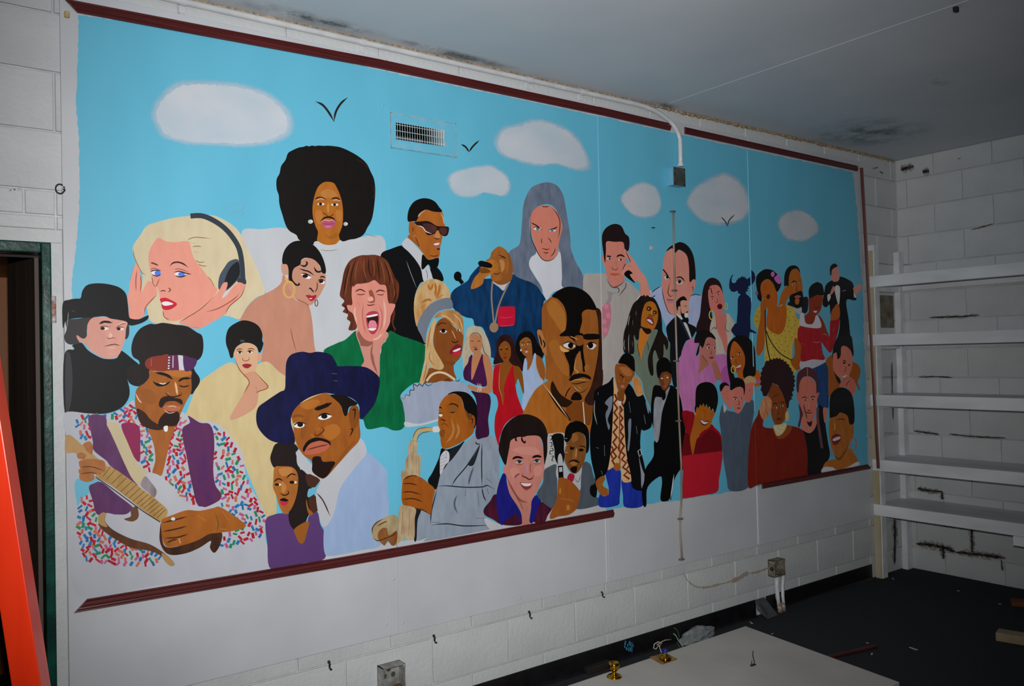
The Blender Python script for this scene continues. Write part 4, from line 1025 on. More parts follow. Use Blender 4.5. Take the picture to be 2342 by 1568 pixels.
figure('painted bald man with a large shadowed face, goatee and necklace', 'L', '''
shoulders|#8c5019~#9a5c22|s|665,1030 560,1130 440,1400 540,1420 600,1480 680,1600 730,1620 900,1600 940,1450 1060,1480 1120,1560 1160,1300 1180,1120 1000,1100 800,980
shoulders|#6f3c12|s|890,1260 960,1210 1060,1210 1160,1240 1130,1440 1060,1420 920,1400
shoulders|#2f190c|s|760,1000 850,1080 960,1190 900,1265 820,1240 740,1110;680,1060 700,1080 900,1330 930,1400 800,1260
head|#8b5120~#7d4519|s|655,270 690,210 760,160 870,90 940,70 1040,90 1120,160 1190,270 1235,310 1247,400 1255,800 1252,1040 1180,1120 1150,1240 1060,1205 950,1205 830,1130 760,1010 690,985 690,900 680,750 650,690 650,450 650,350
head|#a8702e|s|700,250 760,190 830,250 880,340 885,480 850,520 780,420 720,330
head|#9c6228|s|720,640 800,600 850,720 900,830 920,950 860,930 780,820
head|#2c1712~#3a1d14|s|1185,285 1237,312 1247,500 1253,800 1255,1040 1165,1240 1075,1200 1140,1060 1190,850 1215,650 1208,400
hair|#15110e|s|750,160 830,95 930,65 1040,90 1130,160 1192,272 1180,300 1100,293 1050,330 1052,410 1030,500 1020,565 920,560 825,557 870,510 890,480 897,360 870,260 810,190
ear|#a56d3a|s|603,510 640,498 668,560 692,650 692,752 650,690 625,620
ear|#24130c|l13|622,540 640,600 650,660;655,590 680,640 665,680
shade|#170f0c|s|920,555 1060,535 1062,700 1085,880 1062,912 1048,800 1015,725 980,790 970,890 930,965 922,850 875,715 960,690 990,660 975,610
head|#5f3515|s|980,560 1060,560 1060,640 1000,650
features|#170f0c|s|1075,540 1212,540 1217,586 1080,592
features|#e0dfda|s|862,650 920,622 985,658 920,682
features|#120c0a|e|937,652,27,28
features|#e0dfda|s|1098,658 1150,628 1192,650 1150,692
features|#120c0a|e|1135,650,27,31
features|#120c0a|l9|855,645 920,615 990,655;1092,650 1140,618 1198,640
features|#c08e50|s|830,650 870,680 925,705 880,718 840,700
features|#b98448|l9|930,560 970,575 1015,595
features|#8d5a2a|s|1030,705 992,780 975,880 1000,918 1050,880 1042,790
features|#c28d52|l9|990,790 975,880 1010,915 990,930
features|#8d5a2a|s|1075,860 1110,840 1120,880 1085,910
features|#1d110c|s|920,992 960,945 1040,930 1120,952 1142,990 1100,978 1050,968 950,1005
features|#84501f|s|935,1015 1000,990 1050,997 1120,1000 1112,1060 1060,1112 1000,1102 950,1062
features|#c09055|l8|938,1010 1000,990 1050,994 1115,1000;965,1060 1000,1095 1040,1115
features|#c9a06a|l14|1015,1060 1045,1085
features|#1d110c|l9|935,1025 990,1035 1045,1022 1115,1012
features|#3a1f10|l7|955,1065 1000,1105 1060,1115 1110,1065
features|#1d110c|s|975,1118 1030,1130 1045,1192 940,1192
features|#2c180c|l12|940,1060 900,1120 880,1180;1040,940 1045,985
necklace|#c3a184|l11|665,1035 750,1150 830,1260 915,1380
necklace|#c9bdb0|b10|1060,1215 1068,1320 1078,1445
''')
figure('painted smiling man with a black pompadour and upturned blue collar', 'M', '''
ground|#a9a9ad|s|95,1380 300,1460 560,1455 900,1280 1040,1330 1200,1280 1470,1235 1480,1320 600,1490 200,1530
shirt|#3d1430~#541626|s|235,1095 160,1180 88,1270 100,1345 200,1400 290,1455 420,1470 540,1455 540,1380 440,1200
shirt|#3d1430~#541626|s|768,1190 840,1210 902,1260 850,1350 810,1425 680,1425 720,1270
neck|#ac7264|s|365,940 420,1070 500,1160 600,1195 662,1160 645,1300 622,1472 540,1455 530,1330 470,1220 400,1120
collar|#14145e~#191a78|s|310,855 352,870 362,960 400,1100 490,1240 536,1340 542,1452 520,1400 480,1330 400,1370 340,1425 312,1462 280,1440 240,1250 245,1050
collar|#14145e~#191a78|s|720,1103 772,1180 742,1240 680,1425 632,1425 650,1280 662,1168
face|#b5756a~#ad6c61|s|410,440 500,402 560,398 640,393 740,402 780,470 802,620 812,780 792,900 742,1020 690,1110 640,1182 580,1192 500,1160 420,1070 370,960 348,850 320,845 318,780 342,740 370,600 395,520
face|#c58a7e|s|430,560 560,530 700,540 760,600 650,630 520,610;400,800 480,780 520,860 440,900;690,780 780,760 770,860 700,880
face|#7d4640|l22|365,900 430,1040 520,1165 610,1192;455,905 480,870 520,850
hair|#221713~#2c1e1b|s|560,140 650,150 740,190 800,250 840,340 857,460 852,620 815,745 802,640 790,480 742,402 620,397 560,412 500,412 412,452 392,540 372,640 345,748 290,650 264,560 280,440 310,330 370,240 460,170
hair|#1a1210|l20|470,400 468,440 482,465;538,395 545,450 575,480 585,450
features|#1c1412|l26|425,680 480,652 562,668
features|#1c1412|l28|662,660 720,640 780,652
features|#b9b2ae|e|512,712,44,18 722,702,42,18
features|#3d4450|e|512,710,22,18 720,700,22,18
features|#1c1412|e|512,710,9,10 720,700,9,10
features|#1c1412|l10|465,705 510,692 555,715;675,705 720,680 768,695
features|#7d4a42|l9|470,735 515,745 560,725;680,725 720,735 765,715
features|#a3809a|l22|600,740 605,800 600,860
features|#5a2620|l16|548,850 550,880 590,895 625,918 665,905 682,870
features|#8f4a44|l12|650,720 640,780 650,850
features|#7d2e2c|s|522,955 590,958 660,968 645,1020 590,1048 545,1010
features|#e2e0de|s|530,962 600,965 655,968 635,995 570,998
features|#a05a52|l12|510,970 530,950;560,1030 600,1048 640,1025
neck|#7a4538|l10|460,1110 520,1200 560,1290;610,1240 590,1320
''')
figure('painted guitar player with moustache, grey jacket and red tie', 'M', '''
backing|#a2a2a4|s|850,400 900,368 1045,368 1060,480 1100,560 1045,660 960,745 815,800 845,600
backing|#18181a|l10|865,400 900,400 895,440 870,450;865,480 895,480 900,520 870,525;870,560 905,545 915,575 880,580 880,620 920,600;880,650 920,640 900,690 930,700
jacket|#454d56~#3b434c|s|948,738 860,770 805,820 792,960 720,1090 780,1180 890,1262 942,1242 962,1100 962,930 952,820
jacket|#454d56~#3b434c|s|1280,718 1360,740 1400,880 1442,960 1402,1100 1472,1150 1466,1222 1198,1272 1235,1100 1242,900
shirt|#9d9fa4|s|1040,700 1100,820 1180,850 1255,775 1248,900 1236,1045 1150,955 1060,905 960,900 960,760
shirt|#34343a|l6|1170,900 1215,950 1248,850
tie|#90142a|s|1108,850 1150,853 1172,880 1142,952 1083,912
head|#74471f~#633a17|s|1150,368 1220,348 1290,400 1312,530 1302,650 1262,760 1200,842 1140,842 1080,760 1050,680 1058,560 1088,440
head|#8f6030|s|1150,380 1200,380 1210,450 1140,470;1150,600 1200,560 1200,660 1150,670
hair|#110f0e|s|1050,400 1070,300 1120,240 1150,235 1190,218 1270,240 1330,310 1347,420 1342,560 1310,605 1310,480 1290,392 1222,352 1150,370 1132,420 1085,475 1050,450
features|#22130b|l12|1105,525 1150,540 1175,530;1220,520 1280,525 1300,540
features|#1c0f09|e|1140,550,26,16 1250,568,30,18
features|#b58a5a|l10|1195,540 1190,600 1185,660
features|#1d0f0a|s|1095,720 1130,690 1190,685 1235,720 1200,715 1150,700
features|#8f5a2c|s|1120,720 1160,708 1205,730 1160,755
features|#1d0f0a|s|1140,770 1200,765 1190,835 1150,838 1120,800
guitar|#141416|s|903,395 1032,383 1046,560 1052,640 1028,742 975,742 935,660 930,560
guitar|#9fa0a2|s|975,645 1000,608 1022,650 1030,740 975,740
guitar|#141416|p|972,758 1032,754 1040,905 980,905
guitar|#9fa0a2|p|984,775 1022,770 1026,825 988,830
guitar|#b9b9b8|l12|1050,430 1085,430;1050,515 1090,510;1055,600 1095,595
guitar|#85481a~#7b4114|s|980,910 1050,903 1140,950 1237,1062 1232,1150 1192,1272 1100,1342 980,1362 900,1392 873,1372 900,1282 950,1180 967,1050
guitar|#a5682c|p|990,1030 1012,1025 1008,1085 985,1088;1075,1230 1110,1222 1115,1280 1080,1288
guitar|#a5682c|l6|980,1150 1060,1155 1130,1165 1180,1205
''')
figure('painted horned-headdress silhouette in solid navy', 'Q', '''
body|#0e1430|p|775,145 748,195 745,235 757,262 790,262 810,240 805,220 825,225 830,195 850,205 860,185 875,185 880,165 890,188 915,178 915,200 935,190 935,215 975,195 998,150 995,115 980,88 1005,98 1035,130 1052,190 1040,240 1010,280 955,310 970,335 945,340 960,370 930,370 930,400 960,425 992,460 997,560 985,700 990,850 1040,880 1068,900 1055,910 1030,900 1020,918 1000,895 980,890 968,985 930,1010 820,980 735,870 780,788 808,780 822,640 825,470 840,430 862,412 850,400 825,395 830,375 815,360 800,372 770,378 740,368 718,330 714,290 722,220 745,170
''')
figure('painted long-haired woman in a pale blouse with gold hoop earrings', 'Q', '''
hair|#261316|s|490,195 560,215 610,280 636,400 640,460 560,420 470,420 480,570 500,740 485,860 470,895 300,900 300,800 340,680 360,480 385,320 430,230
blouse|#847d74~#7b746c|s|490,740 545,680 600,690 680,650 730,680 782,780 740,862 762,950 690,1065 672,1182 540,1182 530,960 468,882
neck|#8f5048|s|535,650 600,680 660,640 682,690 668,830 692,1000 672,1172 620,1000 560,860
face|#9a564e|s|470,305 560,290 615,350 650,460 658,560 622,650 580,682 520,645 470,580 445,400
hair|#261316|l11|480,320 490,370 500,412;520,290 530,345;440,360 460,330 480,330
features|#3a0d12|e|595,563,33,36
features|#b98f86|e|497,465,20,9 575,408,20,9
features|#1c1010|e|497,465,10,9 577,408,10,9
features|#1c1010|l9|478,440 500,432 520,450;550,395 580,370 600,368
features|#5a2a26|l8|560,450 565,500 545,520 575,525
earring|#a8823e|r14|490,672,30,56
earring|#a8823e|r9|676,563,18,42
blouse|#33302c|l8|470,890 520,830 545,850 555,780;690,720 665,830 690,880 730,880;735,690 765,770
''')
figure('painted woman in a ruffled pink dress resting her chin on her hand', 'Q', '''
dress|#8d547f~#7e4a72|s|110,1130 150,1040 190,990 265,970 270,1020 330,1030 300,1100 290,1190 350,1170 400,1250 470,1290 520,1280 545,1190 600,1172 680,1188 702,1320 720,1400 735,1568 640,1560 560,1480 545,1560 480,1540 360,1545 300,1600 262,1915 170,1905 95,1890 60,1700 55,1500 60,1290 95,1200
dress|#77396e|s|620,1372 690,1320 730,1470 742,1575 640,1545 615,1480
arm|#7d4c3c|s|350,1165 400,1230 460,1300 410,1345 318,1422 340,1300;490,1275 530,1250 600,1400 622,1482 550,1503 518,1400
face|#87524a|s|400,1010 460,945 530,965 547,1080 542,1180 512,1275 460,1305 400,1230 370,1180 335,1160 328,1080 360,1065 388,1095
hair|#1a1013|s|300,900 380,858 470,888 520,935 542,985 470,955 420,975 392,1060 372,1095 340,1062 325,1160 290,1195 310,1100 330,1032 268,1022
features|#14100f|l9|415,1060 450,1045 475,1055;500,1055 535,1045
features|#c0b0a8|e|450,1092,22,12 522,1090,14,10
features|#14100f|e|455,1092,12,11 526,1090,9,10
features|#55202c|s|455,1215 490,1205 520,1212 490,1235
features|#4a2a22|l8|485,1110 490,1160 470,1170 495,1172;370,1180 400,1230 450,1290
''')
figure('painted smiling woman with long straight black hair and one hoop earring', 'Q', '''
shoulder|#7f4412|s|820,1420 920,1390 1050,1368 1112,1420 1115,1575 880,1580
hair|#14100f|s|780,960 870,930 980,980 1040,1090 1052,1220 1057,1380 1040,1450 920,1485 880,1440 780,1400 790,1480 850,1575 760,1640 735,1568 700,1400 685,1250 690,1100 720,1020
face|#7f4012~#71370d|s|770,1008 850,1068 910,1180 917,1300 890,1400 900,1500 870,1530 830,1432 770,1382 735,1262 725,1150
features|#d8d2cc|s|803,1345 862,1310 860,1342 825,1358
features|#6b2430|s|805,1355 862,1340 845,1375 815,1380
features|#c8bdb4|e|760,1225,24,10 845,1172,24,10
features|#14100f|e|762,1225,10,10 847,1172,10,10
features|#1c0f0b|l9|725,1190 760,1175;800,1145 845,1115;738,1218 760,1208 785,1222;822,1168 845,1155 868,1168
features|#4a210b|l8|800,1220 805,1290 830,1290
earring|#a08d4a|r10|768,1368,26,46
shoulder|#7d3f66|p|1040,1505 1115,1500 1115,1545 1060,1550
''')
figure('painted bearded man with receding black hair resting his head on his fist', 'S', '''
jacket|#14161d|s|712,520 772,530 765,690 690,712 640,650 530,610 570,560
shirt|#6f7175|s|600,650 692,638 692,722 640,715 610,680
face|#713c10~#66350d|s|530,300 560,205 640,165 690,280 707,360 707,480 690,600 600,610 550,500 535,400
hair|#12100e|s|488,385 495,240 540,160 610,138 660,168 682,235 640,180 575,200 545,290 542,390 510,380
beard|#110e0c|s|560,500 620,468 700,448 716,560 680,640 625,648 580,600 552,550
beard|#713c10|s|620,545 670,540 660,600 625,600
features|#6f3530|s|610,515 650,495 692,510 640,535
features|#14100d|l13|575,345 610,325 640,345;660,330 690,310
features|#b59c80|e|600,372,18,8 680,348,13,7
features|#14100d|e|602,372,9,8 682,348,8,7
features|#3d1c08|l8|640,360 640,430 620,440 660,445
arm|#6f3a10|s|425,600 450,490 500,400 540,388 560,470 520,560 490,625 418,622
''')
figure('painted singer in a yellow polka-dot dress with purple flowers in her hair', 'S', '''
dress|#84702a~#7a6624|s|430,630 515,618 590,640 640,760 692,800 694,900 655,1000 595,1060 585,1200 580,1280 632,1390 605,1435 540,1345 420,1255 310,1285 262,1310 255,1130 270,880 400,940 500,850
dress|#84702a~#7a6624|s|200,628 208,760 182,885 140,862 128,760 158,670
skin|#763a0c~#6b340a|s|300,298 350,340 400,450 412,540 412,632 512,620 500,860 420,965 280,872 290,650 240,560 208,450 213,350
arm|#763a0c|s|208,585 270,545 302,600 272,680 257,880 250,1100 190,1217 155,1160 170,950 205,760
arm|#6b340a|s|610,1025 645,1015 690,1100 692,1340 630,1390 565,1285 612,1212
hair|#110e10|s|150,330 170,250 250,188 330,190 380,220 440,290 452,370 412,452 392,440 350,345 290,302 222,342 205,420 222,520 212,572 170,532 165,450
flower|#7d4274|e|352,245,23,32
flower|#7d4274|s|368,292 395,262 420,240 432,280 452,332 430,362 392,335
flower|#6b3a52|s|140,470 165,440 178,480 155,495
features|#2d0d12|s|275,515 298,482 322,510 298,545
features|#33160a|l8|232,440 262,425;250,370 290,355;240,400 275,395;262,470 275,460
features|#9a6a52|l6|262,465 285,450;225,460 240,455
microphone|#17171a|b13|262,670 265,900 285,1110 322,1275
microphone|#17171a|b12|266,905 330,1050 440,1190 580,1272
dress|#2d2410|e|528,660,5,6 562,695,5,6 532,762,5,6 598,755,5,6 645,722,5,6 550,796,5,6 624,795,5,6 655,770,5,6 532,870,5,6 582,885,5,6 612,857,5,6 497,920,5,6 545,932,5,6 657,897,5,6 293,938,5,6 335,948,5,6 378,977,5,6 458,982,5,6 505,1000,5,6 582,997,5,6 618,955,5,6 340,1030,5,6 432,1032,5,6 392,1068,5,6 508,1045,5,6 460,1088,5,6 530,1107,5,6 425,1122,5,6 495,1165,5,6 460,1150,5,6 548,1190,5,6 372,1212,5,6 332,1208,5,6 275,1242,5,6 518,1308,5,6 548,1352,5,6 600,1392,5,6 186,695,5,6 150,740,5,6 175,752,5,6 155,806,5,6 176,806,5,6 350,1120,5,6 310,1080,5,6
''')
figure('painted tuxedo singer with both arms open', 'S', '''
jacket|#0c0c0e|s|1060,318 990,370 970,450 948,600 990,640 1030,610 1040,700 1060,800 1150,770 1140,950 1080,1130 1120,1240 1300,1245 1312,1100 1282,1000 1262,800 1232,560 1330,558 1352,530 1322,400 1290,330 1160,272 1130,330
shirt|#84868a|s|1095,390 1130,378 1157,420 1142,612 1100,480
shirt|#84868a|s|1005,500 1030,480 1045,520 1015,572;1320,460 1340,490 1350,520 1325,520
shirt|#84868a|l16|1185,450 1225,432
jacket|#0c0c0e|s|1068,342 1090,350 1125,340 1100,392 1078,372
face|#8d4d45|s|1045,255 1050,190 1120,148 1147,240 1142,315 1080,335 1055,290
hair|#17100e|s|1038,250 1038,160 1085,116 1127,147 1065,187 1052,255
hand|#8d4d45|s|1320,402 1400,363 1417,395 1392,450 1340,492 1318,440;1035,480 1075,385 1092,432 1050,492
features|#3d1a16|l7|1070,235 1095,228;1112,225 1130,218;1090,300 1125,295
''')
figure('painted laughing woman in a dark red corset top with one arm raised', 'T', '''
jeans|#0f2748~#0b1d38|s|750,275 890,200 917,300 922,560 907,695 810,665 800,400
@S
waist|#6d6d72|s|688,1278 830,1258 975,1255 985,1292 820,1372 690,1376
top|#58090f~#680d14|s|688,858 922,882 980,930 1030,985 1045,790 1150,757 1132,930 1090,1080 1042,1183 980,1120 935,1060 950,1180 972,1265 830,1262 690,1282 690,1100 648,1000
skin|#551c0d~#4b180a|s|783,520 860,488 948,498 942,600 922,680 872,740 905,735 955,800 1000,920 1020,985 930,955 915,880 740,870 720,760 782,690
hand|#6a3410|s|1055,690 1085,640 1120,598 1150,640 1147,765 1047,792
top|#74747a|s|685,720 722,710 740,815 780,842 825,838 850,800 870,735 905,765 922,885 690,862 675,780
hair|#0f0c0b|s|788,525 783,430 820,370 880,338 905,345 940,365 962,440 957,495 880,492 820,522
features|#d0cdc8|s|838,685 880,682 872,705 848,700
features|#2d0a08|l8|860,550 905,545;870,575 910,570;850,640 890,650 905,620
top|#8a4a50|l6|945,965 985,960 1000,985;1060,925 1100,880;1065,1020 1110,980;830,1050 880,1060 930,1045;690,1070 740,1085;910,1150 950,1140;920,1210 955,1195
''')
figure('painted dark-haired man in a brown jacket chewing on his hand', 'T', '''
jacket|#60310b|s|960,140 900,180 890,220 915,300 920,560 960,540 1030,470 1045,400 985,310 965,230
jacket|#5a2c08|s|1150,218 1220,240 1247,310 1217,410 1180,425 1130,350
jacket|#5a2c08|p|1192,425 1212,405 1245,505 1230,502
jacket|#14100e|s|955,140 980,120 975,250 1040,400 1020,430 980,330
face|#86473a~#7d4034|s|1050,58 1110,48 1162,120 1162,230 1142,320 1100,372 1050,390 990,332 963,260 968,120 1000,118 1012,180 1042,140
hair|#110c0d|s|960,125 980,20 1030,-60 1100,-62 1152,-50 1168,50 1167,155 1145,95 1095,50 1050,60 1042,150 1010,182 1000,115
hand|#7d4034|s|1050,420 1110,363 1182,400 1192,500 1167,552 1100,472 1030,472
hand|#32140f|l7|1145,395 1110,430 1100,470;1060,410 1110,370
features|#0f0b0b|l9|1060,195 1085,200 1100,215;1115,235 1145,240
features|#0f0b0b|e|1078,222,14,9 1128,245,11,7
features|#c0bcb8|s|1060,362 1105,345 1100,360 1070,372
features|#4a211b|l7|1095,250 1090,300 1065,310
''')
figure('painted man in a black leather jacket, zigzag shirt and blue jeans', 'P', '''
jeans|#12206f~#1a2c8a|s|215,1150 340,1150 352,1250 342,1400 322,1470 160,1482 172,1350 245,1340
jeans|#12206f~#1a2c8a|s|360,1240 440,1250 540,1320 552,1472 392,1487 372,1380
shirt|#b3936a~#a58258|s|283,330 320,430 350,560 385,470 387,700 402,950 442,1150 448,1252 365,1252 350,1110 290,1125 230,1145 258,950 278,700
shirt|#5f2016|z19|297,470 318,520 290,555 322,600 292,640 325,685 290,730 322,770 285,815 318,860 282,905 315,950 280,990 312,1030 275,1070 300,1110
shirt|#5f2016|z19|340,580 365,615 338,650 370,690 342,730 372,770 345,810 378,850 350,895 382,940 352,985 388,1020 360,1060 400,1090 370,1130 418,1165 380,1200 430,1235
shirt|#5f2016|z16|375,510 360,550 380,590;335,860 345,910 330,960 348,1000 332,1050;405,1060 430,1110 400,1150 438,1190;268,940 285,970 262,1010 280,1050
shirt|#7c3f1a|b10|345,600 340,800 345,1100
buckle|#874a1c|e|320,1125,32,36
jacket|#0e0f12|s|287,325 240,370 130,430 110,500 95,700 75,850 85,1050 125,1252 80,1300 80,1370 130,1397 150,1285 212,1195 242,1120 265,950 280,700 287,500
jacket|#0e0f12|s|380,430 420,380 460,420 500,495 550,478 592,580 632,680 622,770 560,802 535,800 528,950 562,1100 585,1250 552,1335 460,1315 442,1200 402,1000 382,700
jacket|#5f6875|s|210,550 275,490 270,600 235,700 255,760 240,790 215,660 240,590;420,720 445,700 440,840 425,975 412,965 420,850;575,540 605,600 600,650 585,600
jacket|#7d848e|l8|150,455 148,480;118,530 115,640 140,745;205,930 208,1030;425,540 440,640;490,760 500,830;560,660 575,740;175,1160 190,1195;130,950 155,960
jacket|#6a7079|s|515,1040 540,1130 582,1255 540,1318 532,1180
jacket|#a4a6a8|z6|505,985 528,965 540,1010 520,1035 505,985
head|#7c451c~#6a3813|s|335,205 372,192 472,268 462,330 422,382 385,440 340,452 312,380 298,270 305,215 325,200
head|#a06838|s|345,230 420,240 455,300 400,310 350,260
hair|#120e0c|s|328,192 370,120 420,108 470,150 478,230 472,272 400,212 350,198
neck|#6a3813|s|325,450 385,438 372,520 345,565 322,500
shirt|#a9a9a8|s|322,540 345,580 358,540
hand|#a26b3c~#8d5a30|s|455,335 490,318 530,360 542,430 552,472 505,492 470,425
hand|#4d2a12|l7|470,340 480,400;495,335 510,390;515,350 528,400;505,460 548,455
hand|#7d4618|s|128,1258 190,1205 212,1232 190,1290 242,1332 236,1378 190,1388 150,1342
hand|#bfa080|l6|236,1335 242,1375;200,1380 210,1390
features|#2a150a|l10|342,292 360,310 385,325;400,345 430,352;355,325 380,335
features|#9a5a50|s|348,398 375,392 385,412 360,418
features|#c69a6a|l8|385,330 378,370;335,350 340,370
collar|#b08a5c|s|285,340 300,350 318,440 295,470;385,470 398,510 380,560
''')
figure('painted tall slim man in a long black tuxedo coat', 'P', '''
coat|#0b0b0d|s|712,398 650,400 630,500 622,640 650,800 690,880 650,900 645,1030 575,1140 560,1260 540,1330 552,1468 582,1468 592,1310 700,1212 722,1262 708,1420 770,1432 790,1410 805,1415 830,1250 885,1150 912,1140 917,950 932,820 905,600 885,500 860,440 820,400 790,395
shirt|#72747a~#5f6167|s|658,512 720,500 760,440 792,408 765,500 722,640 692,880 656,882 645,700
coat|#0b0b0d|s|705,420 745,430 755,500 730,530 712,480
head|#532b14|s|690,300 740,268 802,288 802,360 782,402 742,442 710,400
head|#7d4a22|s|735,300 785,310 785,370 750,400
hair|#0e0c0b|s|673,275 678,190 730,143 790,178 808,292 770,272 720,282 692,335
features|#b0a698|e|722,333,9,6 770,325,9,6
features|#7d3a2e|s|728,405 748,395 765,405 748,418
coat|#9a9a98|l9|828,1195 815,1300 798,1412
coat|#3a3b3f|l5|720,640 700,840
''')
figure('painted laughing woman with cropped black hair in a deep red dress', 'R', '''
dress|#6f0812~#5c060e|s|95,560 222,572 230,640 250,830 300,760 390,690 440,730 500,800 516,950 506,1130 482,1270 462,1402 300,1442 120,1472 95,1440 102,1200 95,950 130,780
dress|#82101d|s|105,1020 250,1010 380,990 510,985 506,1130 482,1270 462,1402 300,1442 120,1472 95,1440 102,1200
dress|#4a060b|s|130,780 240,860 380,750 490,820 505,960 360,990 240,1000 105,1020 100,940
skin|#7f4510~#733c0c|s|245,510 320,475 400,535 438,570 412,640 382,720 312,762 255,830 232,905 205,1015 180,900 178,820 213,680 228,580
hair|#110e0c|s|232,485 238,330 270,270 340,245 410,260 455,320 472,420 462,500 437,572 418,525 400,545 380,500 365,520 350,480 335,505 315,470 305,500 285,482 265,520 248,510 232,572 225,520
features|#4a1016|s|283,638 330,658 372,652 345,702 302,695
features|#d8d8d6|s|288,645 330,666 366,668 335,690 305,678
features|#33190a|l9|305,545 340,560;375,585 415,590;330,600 345,615
earring|#a56a4a|e|228,580,9,14
''')
figure('painted trio of short-haired men sharing one grey sweater', 'R', '''
sweater|#333c48~#2d3540|s|485,640 495,560 520,485 560,540 640,560 700,570 760,470 820,430 857,470 852,560 832,680 802,880 792,1100 792,1352 600,1392 560,1250 520,1000 500,760
collar|#7a7d80|s|528,478 562,522 535,568
face|#8d4d43|s|500,345 545,280 592,308 607,400 612,520 585,525 560,480 530,440 510,395
hair|#120f0f|s|492,330 488,290 505,262 550,248 592,290 545,284 505,345
face|#8d4d43|s|750,270 800,240 852,258 852,330 827,400 822,430 790,462 748,415
hair|#846c4a|s|735,240 760,200 810,180 867,210 866,262 820,248 775,262
face|#95544a|s|608,330 680,298 742,308 752,420 732,500 690,577 640,542 613,440
hair|#0f0d0d|s|598,310 610,230 670,198 740,230 757,310 745,390 735,312 680,295 612,332
features|#0f0d0d|l8|630,412 655,405 675,420;700,410 735,405;525,375 540,370;565,345 580,340;790,335 815,325
features|#b9aaa2|e|655,428,17,8 718,420,15,8 800,338,10,6
features|#0f0d0d|e|655,428,8,8 720,420,8,8 802,338,6,6
features|#5a2323|s|668,520 690,512 710,518 690,530
features|#43201b|l7|690,430 695,480 675,488;570,430 590,440;820,410 800,415
''')
figure('painted woman with a round reddish-brown afro in a rust sweater', 'T', '''
sweater|#4d0f06~#430c05|s|205,700 190,760 140,850 110,1000 95,1200 98,1492 200,1470 450,1422 712,1372 706,1200 690,1050 670,940 620,890 540,868 480,860 340,890 250,872 248,800
neck|#5a2a0c|s|350,860 480,855 545,882 500,962 420,1002 370,962
face|#58290c~#4d240a|s|345,435 410,465 450,530 482,620 492,720 472,800 430,850 400,872 358,832 330,740 330,620 298,560 318,480
hair|#221012|p|270,212 290,195 300,205 320,180 345,190 352,172 378,182 385,165 405,182 420,168 432,190 455,185 462,208 485,205 490,232 515,238 515,262 540,280 538,300 560,318 552,345 575,360 562,385 580,402 565,430 575,455 558,475 568,500 545,520 555,560 535,570 550,600 530,595 515,620 508,680 492,690 470,600 440,520 400,450 345,428 312,500 282,575 262,560 248,562 238,520 222,500 232,460 215,440 228,410 215,380 230,350 220,330 240,300 235,280 262,250
hand|#8d5a40~#6a3c20|s|238,605 285,560 330,600 335,680 300,765 250,803 212,722
hand|#b07a5a|l9|255,620 300,720;280,590 318,680;240,660 275,760
features|#120c0a|l9|345,650 375,635 395,650;420,635 450,620 465,640
features|#b0a498|e|375,682,18,8 440,662,17,8
features|#120c0a|e|372,682,9,8 438,662,9,8
features|#3d1412|s|382,792 410,780 440,792 412,815
features|#2d1407|l7|410,690 405,735 390,745 425,742;330,600 370,555 420,545
necklace|#927b52|s|352,862 420,852 485,838 482,890 440,950 390,968 360,905
necklace|#b8ab88|e|375,890,12,10 400,915,12,10 430,930,12,10 450,890,12,10 420,880,10,9 470,860,9,9
earring|#8f7548|e|493,768,19,54
''')
figure('painted man with long parted hair and braid in a black vest', 'T', '''
vest|#0c0c0d|s|640,875 690,930 740,935 790,860 808,668 862,680 882,800 892,900 912,1030 932,1172 880,1270 855,1342 712,1368 706,1200 690,1050 668,950
neck|#84463c|s|640,740 700,820 770,800 802,750 792,860 742,932 690,932 640,880;862,690 912,700 880,840
face|#8a4a40~#7d4137|s|620,430 660,373 720,363 780,420 797,520 822,530 802,600 790,700 760,800 720,832 680,802 640,722 610,620 588,545 608,510
hair|#35161a|s|598,340 650,285 700,263 760,290 802,360 812,480 795,535 787,420 742,370 700,358 655,372 622,430 612,525 590,490
hair|#8a5a4a|b5|700,265 702,360
braid|#3d2428|b26|808,680 808,800 830,950 852,1095
braid|#321a24|s|612,640 655,740 640,800 622,880 605,860 625,760
features|#2a110e|l10|640,580 675,572 700,585;730,580 760,565 785,575
features|#c0a8a0|e|682,598,18,7 755,592,18,7
features|#1d0f0d|e|682,600,12,7 755,594,12,7
features|#c08074|l8|690,620 700,640;720,610 718,690
features|#32140f|l10|680,720 715,735 755,728;700,700 715,712 735,705;660,640 680,720 700,800
features|#1d0d0a|s|695,820 720,830 750,815 740,870 715,865
''')
figure('painted laughing woman with bobbed black hair and large hoop earrings', 'T', '''
shoulders|#62350c~#6f4010|s|1085,1140 1130,1095 1200,1180 1215,1232 1110,1292 980,1312 865,1297 900,1230 1000,1200
shoulders|#8d8880|s|868,1290 960,1290 1000,1315 1110,1290 1210,1235 1222,1272 1000,1320 852,1345
face|#5c310d~#6a3d14|s|938,780 980,768 1060,728 1120,768 1140,850 1172,830 1172,960 1130,1050 1092,1142 1025,1215 980,1160 940,1050 922,900
face|#2a150a|s|1100,1100 1130,1060 1080,1160 1025,1222 975,1165 1030,1190
hair|#0d0b09|s|930,775 930,600 960,520 1030,474 1110,490 1162,560 1183,700 1182,822 1160,852 1132,842 1110,762 1040,730 1000,765 935,785
features|#4a0e10|s|948,985 1000,948 1048,978 1022,1042 970,1062
features|#d4d2ce|s|962,1002 1005,980 1040,978 1030,1003 972,1022
features|#20100a|l9|1000,805 1050,795 1090,808;940,830 962,838
features|#8a5a28|l10|970,820 985,890 965,910;1000,1100 1020,1120
earring|#7d3426|r9|1172,1052,31,68
earring|#7d3426|r7|957,1115,12,52
''')
